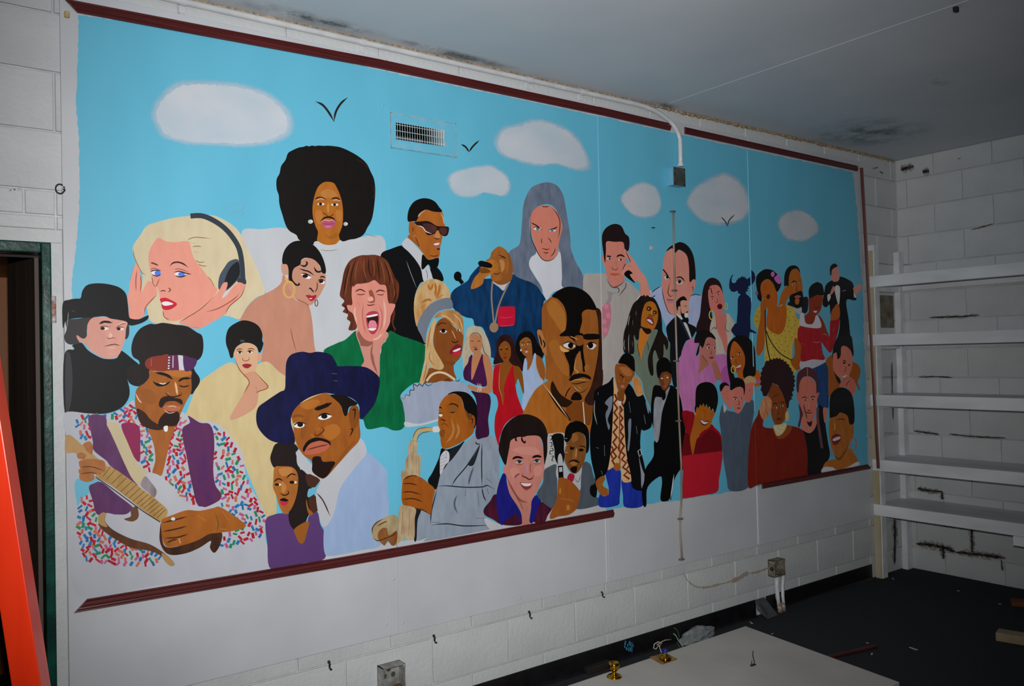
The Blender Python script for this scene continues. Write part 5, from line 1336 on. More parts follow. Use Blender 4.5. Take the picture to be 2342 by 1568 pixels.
# joint strips between the boards and their nail heads
strip_blue = mat('strip_paint_blue', SKY, (0.165, 0.50, 0.67), scale=4, rough=0.38, spec=0.45)
def bead(p0, p1, r, m, off=0.0):
    a, b = on_y(*p0, PY), on_y(*p1, PY)
    bm = bmesh.new(); n = 6
    d = Vector((b.x-a.x, 0, b.z-a.z)).normalized(); s = Vector((-d.z, 0, d.x))
    ring = []
    for c in (a, b):
        ring.append([bm.verts.new(Vector((c.x, PY-0.0001, c.z)) + s*(r*math.cos(math.pi*k/n)) + Vector((0, -1.1*r*math.sin(math.pi*k/n)-off, 0))) for k in range(n+1)])
    for k in range(n): bm.faces.new((ring[0][k], ring[0][k+1], ring[1][k+1], ring[1][k]))
    return part('joint_bead', bm, m, mural, True)
bead_white = white_m
def pcol(h, px): c = reflectance(h, px); return mat('bead_%s_%d' % (h[1:], px), c, tuple(v*.93 for v in c), rough=.6, spec=.2)
for top, bot in (((864, 164), (893, 1450)), ((883, 167), (912, 1446))):
    def at(y): t = (y-top[1])/(bot[1]-top[1]); return (top[0]+(bot[0]-top[0])*t, y)
    bead(at(164), at(540), .0010, strip_blue); bead(at(985), at(1215), .0010, strip_blue)
    bead(at(775), at(980), .0009, pcol('#00653a', 900)); bead(at(1268), at(1450), .0016, bead_white)
top, bot = (1367, 262), (1388, 1332)
def at(y): t = (y-top[1])/(bot[1]-top[1]); return (top[0]+(bot[0]-top[0])*t, y)
bead(at(264), at(626), .0032, strip_blue); bead(at(626), at(845), .0030, pcol('#8f8984', 1400)); bead(at(1166), at(1330), .0032, bead_white)
top, bot = (1709, 342), (1734, 1244)
def at(y): t = (y-top[1])/(bot[1]-top[1]); return (top[0]+(bot[0]-top[0])*t, y)
bead(at(344), at(690), .0036, strip_blue); bead(at(760), at(838), .0036, strip_blue); bead(at(880), at(940), .0036, strip_blue); bead(at(960), at(1108), .0034, pcol('#4d0f06', 1700)); bead(at(1110), at(1243), .0038, bead_white)
for px, py in ((900, 1324), (884, 1427), (921, 1424), (876, 239), (1189, 1367), (1402, 1275), (1383, 1308), (1410, 1308), (1395, 1320)):
    p = on_y(px, py, PY)
    bm = bmesh.new()
    bmesh.ops.create_uvsphere(bm, u_segments=8, v_segments=4, radius=.006, matrix=Matrix.Translation((p.x, PY, p.z)) @ Matrix.Diagonal((1, .3, 1, 1)))
    part('nail_head', bm, bead_white if py > 300 else strip_blue, mural, True)

# ================================================================ THINGS ON THE MURAL WALL
steel = mat('galvanised_steel', '#8f9594', '#6d7472', scale=16, rough=.42, metal=.75, bump=.1)
pipe_m = mat('white_pipe_paint', '#cdd0d2', '#bfc2c5', scale=12, rough=.38, spec=.5)
black_m = mat('black_enamel', '#101217', '#0a0b0e', rough=.3, spec=.6)
# conduit under the ceiling with a bend down to its box
cy = -0.017
A, B = on_y(1455, 232, cy), on_y(1548, 300, cy)
C_ = on_y(1553, 380, cy)
pts = [(-1.7, cy, 2.906), (0.36, cy, 2.908), (1.12, cy, 2.908), (2.3, cy, 2.908), (A.x, cy, 2.908)]
bx0, bz0 = A.x, 2.908; rx, rz = C_.x-A.x, 0.15
pts += [(bx0+rx*math.sin(math.pi/2*k/8), cy-0.012*k/8, bz0-rz*(1-math.cos(math.pi/2*k/8))) for k in range(1, 9)]
pts += [(C_.x, cy-0.012, C_.z+0.05), (C_.x, cy-0.012, C_.z-0.003)]
con = thing('electrical_conduit', 'white painted conduit pipe running under the ceiling and bending down over the moulding', 'pipe', (2.0, 0, 2.9))
bm = bmesh.new(); tube(bm, pts, 0.0125, 14); part('pipe', bm, pipe_m, con, True)
for px, py in ((418, 3), (830, 97), (1212, 190), (1332, 212)):
    x = on_y(px, py, cy).x
    bm = bmesh.new(); tube(bm, [(x-.011, cy, 2.908), (x+.011, cy, 2.908)], .0155, 14)
    box(bm, x-.011, x+.011, -.004, .001, 2.87, 2.90); part('pipe_strap', bm, pipe_m, con)
bm = bmesh.new(); tube(bm, [(C_.x, cy-.012, C_.z+.012), (C_.x, cy-.012, C_.z-.004)], .017, 12); part('connector', bm, pipe_m, con)
# square box below it
q0, q1 = on_y(1540, 381, -.062), on_y(1568, 426, -.062)
jb = thing('junction_box', 'square steel junction box on the blue sky below the conduit', 'electrical box', (q0.x, 0, q1.z))
bm = bmesh.new(); box(bm, q0.x, q1.x, -.060, PY, q1.z, q0.z); bevel(bm, .004, 2); part('box_body', bm, mat('box_blue', (0.12, .42, .60), (.3, .42, .48), scale=30, rough=.5, lo=.45, hi=.8), jb)
bm = bmesh.new(); box(bm, q0.x-.001, q1.x+.001, -.0625, -.058, q1.z-.001, q0.z+.001); bevel(bm, .0015)
cv = part('cover_plate', bm, mat('dull_steel', '#6a716e', '#4d5350', scale=14, rough=.5, metal=.5), jb, label='bare grey steel cover plate')
bm = bmesh.new()
for fx, fz in ((.1, .93), (.9, .93), (.1, .07), (.9, .07), (.08, .62), (.92, .62)):
    lathe(bm, [(.0035, -.001), (.0035, .0012)], 8)
    bmesh.ops.translate(bm, verts=bm.verts[-16:], vec=(0, 0, 0))
    for v in bm.verts[-16:]: v.co = Vector((q0.x+(q1.x-q0.x)*fx+v.co.x, -.0628-v.co.z, q1.z+(q0.z-q1.z)*fz+v.co.y))
part('screws', bm, black_m, cv)
# air vent
v0, v1 = on_y(890, 263, PY), on_y(1036, 357, PY)
VX0, VX1, VZ0, VZ1 = 1.236, 1.560, 2.484, 2.630
vent = thing('air_vent', 'sky-blue painted air register with vertical louvers set in the mural', 'air vent', (VX0, 0, VZ0))
g0, g1 = on_y(905, 281, PY-.006), on_y(1017, 343, PY-.006)
GX0, GX1, GZ0, GZ1 = HX0, HX1, HZ0, HZ1
vent_m = mat('vent_paint', (0.13, .47, .65), (.26, .50, .62), scale=24, rough=.4, lo=.5, hi=.9)
worn_m = mat('vent_worn', '#a9a9a6', '#5f9fb5', scale=30, rough=.45)
bm = bmesh.new()
for b in ((VX0, VX1, VZ0, GZ0), (VX0, VX1, GZ1, VZ1), (VX0, GX0, GZ0, GZ1), (GX1, VX1, GZ0, GZ1)): box(bm, b[0], b[1], PY-.007, PY-.0046, b[2], b[3])
part('frame', bm, vent_m, vent)
bm = bmesh.new()
for b in ((VX0-.002, VX1+.002, VZ0-.003, VZ0), (VX0-.002, VX1+.002, VZ1, VZ1+.004), (VX0-.004, VX0, VZ0-.003, VZ1+.004), (VX1, VX1+.004, VZ0-.003, VZ1+.004)): box(bm, b[0], b[1], PY-.0068, PY, b[2], b[3])
part('rim', bm, worn_m, vent)
bm = bmesh.new(); D = 0.17
o4 = [(GX0, GZ0), (GX1, GZ0), (GX1, GZ1), (GX0, GZ1)]
f4 = [bm.verts.new((x, PY-.0046, z)) for x, z in o4]; b4 = [bm.verts.new((x, D, z)) for x, z in o4]
for k in range(4): bm.faces.new((f4[k], f4[(k+1) % 4], b4[(k+1) % 4], b4[k]))
bm.faces.new(b4); part('duct', bm, mat('duct_steel', '#6a6e70', '#55595b', scale=20, rough=.6, metal=.4), vent)
bm = bmesh.new()
for fz in (.12, .52, .88): z = GZ0+(GZ1-GZ0)*fz; box(bm, GX0, GX1, PY-.0078, PY-.005, z-.0011, z+.0011)
part('cross_bars', bm, mat('louver_light', '#c4c8c8', '#8fb0bb', scale=40, rough=.4), vent)
lm = MATS['louver_light']
me = None
for i in range(20):
    x = GX0+(GX1-GX0)*(i+.5)/20; a = 0.56 if i < 10 else 0.56-0.11*(i-9)
    if me is None:
        bm = bmesh.new(); box(bm, -.0008, .0008, -.0045, .0045, -(GZ1-GZ0)/2, (GZ1-GZ0)/2); me = bpy.data.meshes.new('louver'); bm.to_mesh(me); bm.free(); me.materials.append(lm)
    o = link('louver', me, vent); o.location = Vector((x, PY-.0095, (GZ0+GZ1)/2)) - vent.location; o.rotation_euler = (0, 0, -a)
# old flat cable down the mural with clips
cab_m = mat('old_cable', '#7b6553', '#96897d', scale=30, stretch=(1, 1, .2), rough=.5)
wire = thing('wall_cable', 'brown flat cable clipped vertically down the mural', 'cable', (3.02, 0, 1.2))
wp = [(1540, 484), (1541, 560), (1543, 640), (1545, 720), (1547, 790), (1549, 850), (1551, 905), (1554, 980), (1558, 1060), (1559, 1130), (1556, 1182), (1556, 1225), (1560, 1279)]
pp = [on_y(x, y, PY-.011) for x, y in wp]
bm = bmesh.new(); tube(bm, [(p.x, PY-.011, p.z) for p in pp], .0058, 8); part('cable', bm, cab_m, wire, True)
clip_m = mat('clip_metal', '#8d8a86', '#5a5450', scale=60, rough=.5, metal=.4)
for px, py in ((1540, 483), (1544, 664), (1548, 825), (1553, 962), (1557, 1186), (1560, 1279)):
    p = on_y(px, py, PY-.014)
    bm = bmesh.new(); box(bm, p.x-.017, p.x+.017, PY-.019, PY-.0005, p.z-.0045, p.z+.0045); bevel(bm, .002)
    part('cable_clip', bm, clip_m, wire)
# brown glue line the cable left on the blocks
glue_m = mat('old_glue', '#a68d76', '#a09a92', scale=40, rough=.8)
bm = bmesh.new(); rg = random.Random(5)
gp = smooth_open([(1562, 1296), (1564, 1312), (1572, 1326), (1590, 1340), (1612, 1343), (1640, 1337), (1668, 1330), (1690, 1322), (1706, 1312), (1730, 1308), (1758, 1298)], 4)
gw = [on_y(x, y, -.0016) for x, y in gp]
for i in range(len(gw)-1):
    w1, w2 = (rg.uniform(.002, .008) for _ in range(2))
    if i > len(gw)*.6 and i < len(gw)*.8: w1 += .008; w2 += .008
    a, b = gw[i], gw[i+1]
    bm.faces.new([bm.verts.new(v) for v in ((a.x, -.0016, a.z-w1), (b.x, -.0016, b.z-w2), (b.x, -.0016, b.z+w2), (a.x, -.0016, a.z+w1))])
part('glue_stain', bm, glue_m, wf, label='brown line of old glue')
# pencilled marks on a block above the doorway
bm = bmesh.new()
for pl in (((21, 433), (24, 436), (27, 431)), ((30, 432), (34, 435), (35, 431)), ((41, 428), (48, 437)), ((48, 428), (42, 437)), ((43, 415), (47, 416))):
    q = ribbon(smooth_open(list(pl)), 1.6, True); bm.faces.new([bm.verts.new(on_y(x, y, -.0018)) for x, y in q])
part('pencil_marks', bm, mat('graphite', '#6b6e70', rough=.7), wf)
# hooks
def hook(px, py, label, s=1.0):
    p = on_y(px, py, -.004); h = thing('wall_hook', label, 'hook', (p.x, -.001, p.z), 'black hooks below the mural')
    bm = bmesh.new(); bmesh.ops.create_uvsphere(bm, u_segments=10, v_segments=6, radius=.0075*s, matrix=Matrix.Translation((p.x, -.005, p.z+.011*s)) @ Matrix.Diagonal((1, .9, 1, 1)))
    part('mount', bm, black_m, h, True)
    bm = bmesh.new(); tube(bm, [(p.x, -.006, p.z+.010*s), (p.x+.001, -.011, p.z+.002*s), (p.x, -.010, p.z-.010*s), (p.x+.001, -.012, p.z-.018*s), (p.x+.003, -.020, p.z-.022*s), (p.x+.003, -.024, p.z-.018*s)], [.0045, .0045, .0042, .004, .0035, .003], 8)
    part('prong', bm, black_m, h, True)
for px, py, nb in ((752, 1518, 'directly left of the open steel box'), (992, 1458, 'right of the open steel box'), (1210, 1403, 'midway between steel box and cable'), (1376, 1357, 'closest to the cable end')):
    hook(px, py, 'small black hook below the mural, ' + nb, .85 if px < 1300 else .7)
p = on_y(137, 432, -.012)
bm = bmesh.new(); tube(bm, [(p.x+.014, .002, p.z), (p.x+.010, -.012, p.z)] + [(p.x+.014*math.cos(a), -.013, p.z+.015*math.sin(a)) for a in [math.radians(d) for d in range(0, 60, 20)]], .0025, 6)
bm2 = [(p.x+.013*math.cos(math.radians(d)), -.013, p.z+.016*math.sin(math.radians(d))) for d in range(50, 331, 20)]
tube(bm, bm2 + [(p.x+.016, -.012, p.z-.001)], .0026, 6)
tag(obj('cup_hook', bm, mat('rusty_hook', '#2a2320', '#15110f', rough=.6), None, True), 'open rusty cup hook screwed in beside the mural above the doorway', 'hook')
# open steel box low on the wall
def open_box(name, x0, x1, z0, z1, d, label, m, cut=None):
    t = thing(name, label, 'electrical box', (x0, 0, z0)); w = .003
    bm = bmesh.new()
    for b in ((x0, x0+w, -d, .001, z0, z1), (x1-w, x1, -d, .001, z0, z1), (x0, x1, -d, .001, z0, z0+w), (x0, x1, -d, .001, z1-w, z1), (x0, x1, -.003, .001, z0, z1)): box(bm, *b)
    part('box_shell', bm, m, t)
    bm = bmesh.new()
    for b in ((x0-.001, x0+.010, z1-.012, z1), (x1-.010, x1+.001, z1-.012, z1), (x0-.001, x0+.010, z0, z0+.012), (x1-.010, x1+.001, z0, z0+.012)): box(bm, b[0], b[1], -d-.001, -d+.003, b[2], b[3])
    part('screw_ears', bm, m, t)
    bm = bmesh.new()
    for fx, fz in ((.3, .5), (.7, .5), (.5, .75)):
        c = Vector((x0+(x1-x0)*fx, -.004, z0+(z1-z0)*fz))
        bmesh.ops.create_circle(bm, cap_ends=True, segments=12, radius=.011, matrix=Matrix.Translation(c) @ Matrix.Rotation(math.pi/2, 4, 'X'))
    part('knockouts', bm, mat('knockout', '#5a605e', rough=.5, metal=.6), t)
    return t
a, b = on_y(877, 1532, -.055), on_y(926, 1568, -.055)
boxpaint = mat('splashed_steel', '#a9aba8', '#7d7a72', scale=22, rough=.55, metal=.35, bump=.5, bscale=80)
ob = open_box('open_outlet_box', a.x, b.x+.004, a.z-.100, a.z+.004, .055, 'open empty steel outlet box splashed with paint below the mural', boxpaint)
bm = bmesh.new(); rr = random.Random(9)
for i in range(5):
    x = a.x+.015+i*.018; tube(bm, [(x, -.010, a.z-.092), (x+rr.uniform(-.02, .02), -.030, a.z-.085), (x+rr.uniform(-.02, .02), -.045, a.z-.090)], .003, 6)
part('wire_stubs', bm, mat('rusty_wire', '#8a5a34', '#4d3420', rough=.6), ob)
a, b = on_y(1772, 1283, -.05), on_y(1796, 1314, -.05)
cb = open_box('outlet_box', a.x, b.x, b.z, a.z, .05, 'rusty steel outlet box fed by two white conduits near the floor', mat('rusty_box', '#8f8a7e', '#5d5344', scale=30, rough=.6, metal=.3, bump=.4))
bm = bmesh.new(); bmesh.ops.create_uvsphere(bm, u_segments=10, v_segments=6, radius=.012, matrix=Matrix.Translation((a.x-.001, -.028, a.z-.05)))
part('side_clamp', bm, black_m, cb, True)
for px, lab, kx in ((1776, 'fatter', 0), (1792, 'thinner', 1)):
    x = on_y(px, 1318, -.028).x
    xb = on_y(1785 if not kx else 1794, 1390, -.05).x
    t = thing('floor_conduit', 'white conduit stub with rusty foot rising to the rusty outlet box, the %s of two' % lab, 'pipe', (xb, -.03, 0))
    r = .0135 if not kx else .0105
    zb = .004
    bm = bmesh.new(); tube(bm, [(x, -.028, b.z+.003), (x+(xb-x)*.3, -.028, b.z*.7), (x+(xb-x)*.6, -.032, b.z*.4), (xb, -.042, .05)], r, 12); part('pipe', bm, pipe_m, t, True)
    bm = bmesh.new(); tube(bm, [(xb, -.042, .052), (xb+.002, -.046, .0)], r*1.05, 12); part('rusty_foot', bm, mat('rust', '#7d4a30', '#b8b0a6', scale=60, rough=.8), t, True)
# small bits stuck on the painting
p = on_y(1490, 567, PY-.003); bm = bmesh.new(); box(bm, p.x-.011, p.x+.011, PY-.007, PY-.0005, p.z-.011, p.z+.011); bevel(bm, .002)
tag(obj('adhesive_pad', bm, mat('pad_white', '#b7bcc0', rough=.6)), 'small square white pad stuck on the painted sky beside the cable', 'pad')
p = on_y(1493, 521, PY-.003); bm = bmesh.new(); box(bm, p.x-.009, p.x+.009, PY-.012, PY, p.z-.002, p.z+.003); bevel(bm, .001)
tag(obj('nail', bm, black_m), 'short dark nail stub in the painted sky above the white pad', 'nail')
p = on_y(155, 33, -.02); bm = bmesh.new(); box(bm, p.x-.010, p.x+.006, -.024, .001, p.z-.010, p.z+.011); bevel(bm, .002)
tag(obj('wood_chip', bm, mat('raw_pine', '#c2a878', '#a08050', scale=30, rough=.7)), 'tiny raw pine block stuck beside the top corner of the mural', 'wood block')

# ================================================================ DOORWAY ON THE LEFT
green_m = mat('green_gloss', '#0f4a40', '#0a2f2a', scale=12, rough=.3, spec=.4, bump=.3, bscale=40)
dr = bpy.data.objects.new('door_1', None); COL.objects.link(dr); dr['kind'] = 'structure'; dr.location = ((DOOR_X0+DOOR_X1)/2, 0, 0)
FX = -.084
for nm, b in (('jamb', (FX, DOOR_X1, 0, DOOR_Z)), ('jamb', (DOOR_X0, DOOR_X0+.03, 0, DOOR_Z)), ('head', (DOOR_X0+.03, FX, DOOR_Z-.036, DOOR_Z))):
    bm = bmesh.new(); box(bm, b[0], b[1], -.014, .06, b[2], b[3]); bevel(bm, .005, 2); part(nm, bm, green_m, dr)
bm = bmesh.new(); hx = DOOR_X1+.004
z0, z1 = on_y(114, 738, -.02).z, on_y(114, 676, -.02).z
for k in range(4): tube(bm, [(hx, -.018, z0+(z1-z0)*k/4+.001), (hx, -.018, z0+(z1-z0)*(k+1)/4-.001)], .0075, 10)
hg = part('hinge', bm, mat('painted_hinge', '#c2bcbc', '#a86a5c', scale=50, rough=.45), dr, True, label='paint-splashed hinge barrel')
# white painted casing strip between frame and mural
bm = bmesh.new(); box(bm, DOOR_X1, -.024, -.004, .004, 0, DOOR_Z)
tag(obj('trim_9', bm, block_m), None, None, None, 'structure')
bm = bmesh.new(); box(bm, DOOR_X0-.05, -.024, -.004, .004, DOOR_Z+.001, DOOR_Z+.042)
tag(obj('trim_10', bm, block_m), None, None, None, 'structure')
bm = bmesh.new(); box(bm, DOOR_X1-.002, DOOR_X1+.02, .06, .2, 0, DOOR_Z); box(bm, DOOR_X0, DOOR_X0+.02, .06, .2, 0, DOOR_Z); box(bm, DOOR_X0, DOOR_X1, .06, .2, DOOR_Z-.03, DOOR_Z+.02)
tag(obj('trim_11', bm, plain_m), None, None, None, 'structure')
pas_m = mat('passage_wood', '#6b5a52', '#4d3f38', scale=5, stretch=(1, 1.5, .12), rough=.6)
orange_m = mat('passage_varnish', '#9a5a1c', '#7a4212', scale=4, stretch=(2, 1, .15), rough=.5)
for nm, b, m in (('wall_passage_right', (DOOR_X1-.025, DOOR_X1+.1, .2, 1.05), pas_m), ('wall_passage_far', (DOOR_X0-.1, .9, 1.9, 2.0), orange_m), ('wall_passage_left', (DOOR_X0-.1, DOOR_X0, .2, 1.9), orange_m)):
    bm = bmesh.new(); box(bm, b[0], b[1], b[2], b[3], 0, 2.3); tag(obj(nm, bm, m), None, None, None, 'structure')
bm = bmesh.new(); box(bm, DOOR_X0-.1, .9, .2, 2.0, 2.05, 2.12); tag(obj('ceiling_passage', bm, orange_m), None, None, None, 'structure')
bm = bmesh.new(); box(bm, -.2, -.165, 1.25, 1.3, 0, 1.62); bevel(bm, .004)
tag(obj('passage_post', bm, mat('dark_oak', '#2a1a0e', '#1a1009', scale=8, stretch=(1, 1, .1), rough=.6)), 'dark wooden post standing in the orange passage beyond the doorway', 'post')
# ================================================================ ORANGE STEPLADDER
lad_m = mat('orange_fibreglass', '#ff3c08', '#f03006', scale=18, stretch=(1, 1, .1), rough=.35, spec=.5)
alu = mat('aluminium', '#a4a8aa', '#8d9193', scale=20, rough=.35, metal=.9)
n1 = Vector((-.36, -.933, 0)).normalized(); n2 = Vector((.933, -.36, 0)).normalized()
P1, P2 = CAM+ray(66, 1568)*2.0, CAM+ray(-56, 775)*2.0
td = (P2-P1)/(P2.z-P1.z)
R0 = P1-td*P1.z; RT = P1+td*(1.85-P1.z)
lad = thing('stepladder', 'orange fibreglass stepladder standing in front of the doorway', 'ladder', (R0.x-.3, R0.y, 0))
def rail(a, b, w, d, m, name='rail'):
    a, b = Vector(a), Vector(b); bm = bmesh.new()
    q = [n2*(-w/2)+n1*(d/2), n2*(w/2)+n1*(d/2), n2*(w/2)-n1*(d/2), n2*(-w/2)-n1*(d/2)]
    A_ = [bm.verts.new(a+v) for v in q]; B_ = [bm.verts.new(b+v) for v in q]
    for i in range(4): bm.faces.new((A_[i], A_[(i+1) % 4], B_[(i+1) % 4], B_[i]))
    bm.faces.new(A_[::-1]); bm.faces.new(B_); bevel(bm, .0025, 2)
    return part(name, bm, m, lad)
rail(R0-n1*.02, RT-n1*.02, .062, .074, lad_m)
L0, LT = R0-n2*.62, RT-n2*.10
rail(L0-n1*.02, LT-n1*.02, .062, .074, lad_m)
K0, K1 = R0+n1*.75-n2*.02, RT+n1*.06
M0, M1 = L0+n1*.75+n2*.02, LT+n1*.06
rail(K0, K1, .04, .03, lad_m, 'rear_rail'); rail(M0, M1, .04, .03, lad_m, 'rear_rail')
for z in (.10, .42, .735, 1.09, 1.41, 1.68):
    a = R0+(RT-R0)*(z/1.85); b = L0+(LT-L0)*(z/1.85)
    a = a-n2*.030; b = b+n2*.030; bm = bmesh.new(); v = n1*.03
    prism(bm, [a-v+Vector((0, 0, -.012)), a+v+Vector((0, 0, -.012)), a+v+Vector((0, 0, .012)), a-v+Vector((0, 0, .012))], b-a); part('step', bm, alu, lad)
for z in (.3, 1.1):
    a = K0+(K1-K0)*(z/1.85); b = M0+(M1-M0)*(z/1.85)
    bm = bmesh.new(); tube(bm, [a, b], .01, 8); part('rear_brace', bm, alu, lad)
bm = bmesh.new(); c = (RT+LT)/2
prism(bm, [c+n2*.10+n1*.10, c-n2*.10+n1*.10, c-n2*.10-n1*.05, c+n2*.10-n1*.05], (0, 0, .05)); part('top_cap', bm, lad_m, lad)

# ================================================================ WHITE SHELVES ON THE RIGHT-HAND WALL
shelf_m = mat('shelf_paint', '#dfe3e6', '#c8cccf', scale=7, stretch=(1, .3, 1), rough=.45, spec=.4)
cream_m = mat('cream_wood', '#b8ae94', '#a39878', scale=9, stretch=(1, 1, .15), rough=.6)
SX = 4.93
sh = thing('shelving_unit', 'white painted five-board wooden shelving against the right-hand block wall', 'shelves', (5.1, -1.0, 0))
def sbox(nm, x0, x1, y0, y1, z0, z1, m=shelf_m, bv=.002, par=None):
    bm = bmesh.new(); box(bm, x0, x1, y0, y1, z0, z1); bevel(bm, bv); return part(nm, bm, m, par or sh)
sbox('post', SX+.012, 5.003, -.052, -.001, 0, 2.29)
sbox('post_edge', SX+.002, SX+.012, -.046, -.001, 0, 2.25, cream_m)
sbox('post', 5.285, 5.352, -.042, -.001, 0, 2.26)
for y in (-1.32, -2.42):
    sbox('post', SX, SX+.065, y-.04, y, 0, .43); sbox('post', 5.285, 5.352, y-.04, y, 0, 2.2)
for i, z in enumerate((2.072, 1.670, 1.256, .812, .505)):
    s = sbox('shelf_board', SX+.036, 5.353, -2.46, -.054 if False else -.001, z-.019, z, shelf_m)
    sbox('front_rail', SX, SX+.036, -2.46, -.001, z-.076, z+.002, shelf_m, .003, s)
    sbox('side_cleat', SX+.075, 5.284, -.038, -.001, z-.10, z-.0195, shelf_m, .002, s)
    sbox('back_cleat', 5.318, 5.352, -2.46, -.043, z-.09, z-.0195, shelf_m, .002, s)
yb = on_x(2316, 1215, SX).y
sbox('support_block', SX, SX+.036, -2.40, yb, .505-.135, .505-.077)
# missing paint patch behind the posts
bm = bmesh.new(); p, q = on_y(2013, 668), on_y(2037, 733); box(bm, 5.03, 5.27, -.0022, -.0008, 1.72, 1.95)
part('bare_patch', bm, mat('bare_block', '#5c5238', '#7d7a70', scale=14, rough=.9), wf, label='patch of bare brownish block')

# mould and dirt in the joints of the right-hand wall and corner
mould_m = mat('mould', '#1d1916', '#4a443e', scale=45, rough=.95, lo=.4, hi=.75)
mould2_m = mat('mould_faint', '#8a8883', '#a9aba9', scale=26, rough=.95, lo=.3, hi=.7)
mould3_m = mat('mould_mid', '#4f4a44', '#7d7a75', scale=40, rough=.95, lo=.35, hi=.7)
rm = random.Random(12)
def blot(name, pts, w, m, plane, parent, seed):
    """an irregular dirt streak following a joint"""
    sp = smooth_open(pts, 8)
    for lay, (f, mm) in enumerate(((2.6, mould2_m), (1.5, mould3_m), (.8, m))):
        r = random.Random(seed*3+lay); bm = bmesh.new(); up = []; dn = []
        for i, (x, y) in enumerate(sp):
            s = i/(len(sp)-1); k = min(1, 5*s+.2, 5*(1-s)+.2)*w*f
            a, b = sp[max(i-1, 0)], sp[min(i+1, len(sp)-1)]; dx, dy = b[0]-a[0], b[1]-a[1]; l = math.hypot(dx, dy) or 1
            k1, k2 = k*r.uniform(.3, 1.2), k*r.uniform(.3, 1.2)
            up.append((x+dy/l*k1, y-dx/l*k1)); dn.append((x-dy/l*k2, y+dx/l*k2))
        for i in range(len(sp)-1):
            bm.faces.new([bm.verts.new(plane(*q, .0004*lay)) for q in (up[i], up[i+1], dn[i+1], dn[i])])
        part(name, bm, mm, parent)
def pr(x, y, d=0): return on_x(x, y, XC-.0017-d)
def pf(x, y, d=0): return on_y(x, y, -.0017-d)
for i, (pts, w) in enumerate(((((2095, 1243), (2130, 1246), (2160, 1252), (2185, 1262)), 4), (((2185, 1262), (2222, 1266), (2260, 1270), (2300, 1276)), 3.5), (((2222, 1206), (2223, 1235), (2224, 1262)), 3),
   (((2098, 1116), (2120, 1121), (2154, 1124)), 3), (((2154, 1122), (2155, 1135), (2156, 1142)), 2.5), (((2090, 985), (2120, 989), (2148, 993)), 1.6), (((2170, 992), (2230, 998), (2300, 1001)), 1.4),
   (((2125, 726), (2160, 725), (2205, 723), (2240, 720)), 1.6), (((2155, 1245), (2157, 1262), (2158, 1278)), 3), (((2290, 1278), (2292, 1295), (2293, 1305)), 1.5), (((2150, 1198), (2180, 1202), (2220, 1206)), 2),
   (((2060, 388), (2075, 384), (2090, 380)), 4), (((2110, 394), (2120, 391), (2125, 390)), 4), (((2190, 363), (2197, 361)), 3), (((2085, 606), (2062, 605)), 1.4), (((2220, 525), (2250, 518), (2272, 511)), .9), (((2100, 862), (2140, 861), (2180, 863)), 1.2))):
    blot('mould_streak', list(pts), w, mould_m, pr, wr, i)
for i, (pts, w) in enumerate(((((1996, 385), (2008, 383)), 3), (((2012, 392), (2020, 396)), 4), (((2010, 602), (2032, 604)), 1.4), (((2018, 862), (2040, 861)), 1.3), (((2040, 828), (2041, 900), (2043, 960)), 1.0), (((2022, 990), (2044, 990)), 1.4), (((2046, 1185), (2047, 1230), (2046, 1290)), 2.5), (((1345, 1340), (1400, 1325), (1470, 1308)), .9), (((1300, 1352), (1330, 1346)), 1.0))):
    blot('mould_streak', list(pts), w, mould_m, pf, wf, 40+i)

# ================================================================ LOOSE DOOR LYING ON THE CARPET
a, b = on_z(1705, 1431, .045), on_z(2057, 1559, .045); c = on_z(1296, 1568, .045)
dx = (c-a).normalized(); dy = (b-a)
slab_m = mat('door_paint', '#c4c2bb', '#b8b6b0', scale=3, rough=.4, spec=.4)
ld = thing('loose_door', 'white flush door slab lying on the carpet with brass hardware', 'door', (a.x-.8, a.y-.5, 0))
bm = bmesh.new(); o = [a, b, b+dx*2.03, a+dx*2.03]
prism(bm, [Vector((v.x, v.y, .001)) for v in o], (0, 0, .044)); bevel(bm, .0015); part('slab', bm, slab_m, ld)
brass = mat('brass', '#c99a30', '#a87a20', scale=20, rough=.16, metal=1.0)
k = on_z(1405, 1547, .045)
bm = bmesh.new(); lathe(bm, [(.036, 0), (.036, .003), (.030, .008), (.014, .011), (.011, .024), (.014, .032), (.024, .040), (.027, .052), (.026, .064), (.022, .069), (.017, .070), (.015, .062), (.004, .060)], 28, (k.x, k.y, .045))
part('door_knob', bm, brass, ld, True, 'shiny brass door knob on a round rose')
k = on_z(1522, 1506, .045)
s1, s2 = on_z(1485, 1503, .045), on_z(1550, 1507, .045); t1, t2 = on_z(1520, 1493, .045), on_z(1514, 1519, .045)
bm = bmesh.new(); prism(bm, [Vector((v.x, v.y, .0452)) for v in (s1, t2, s2, t1)], (0, 0, .0025)); pl = part('backplate', bm, brass, ld, label='square brass backplate')
bm = bmesh.new(); lathe(bm, [(.030, 0), (.030, .004), (.026, .010), (.012, .013), (.010, .024), (.004, .026)], 24, (k.x, k.y, .0475)); part('spindle_rose', bm, brass, pl, True)
k = on_z(1722, 1521, .045)
wm = mat('dark_wire', '#4a4030', '#2f281d', rough=.45, metal=.6)
bm = bmesh.new(); box(bm, k.x-.016, k.x+.016, k.y-.006, k.y+.006, .045, .050)
tube(bm, [(k.x+.010, k.y, .049), (k.x+.012, k.y, .065), (k.x+.004, k.y, .080), (k.x+.001, k.y, .095), (k.x+.004, k.y, .115)], .0024, 6)
tube(bm, [(k.x-.010, k.y, .049), (k.x-.011, k.y, .062), (k.x-.006, k.y, .070)], .0022, 6)
part('hook_plate', bm, wm, ld, label='small bent dark wire hook')

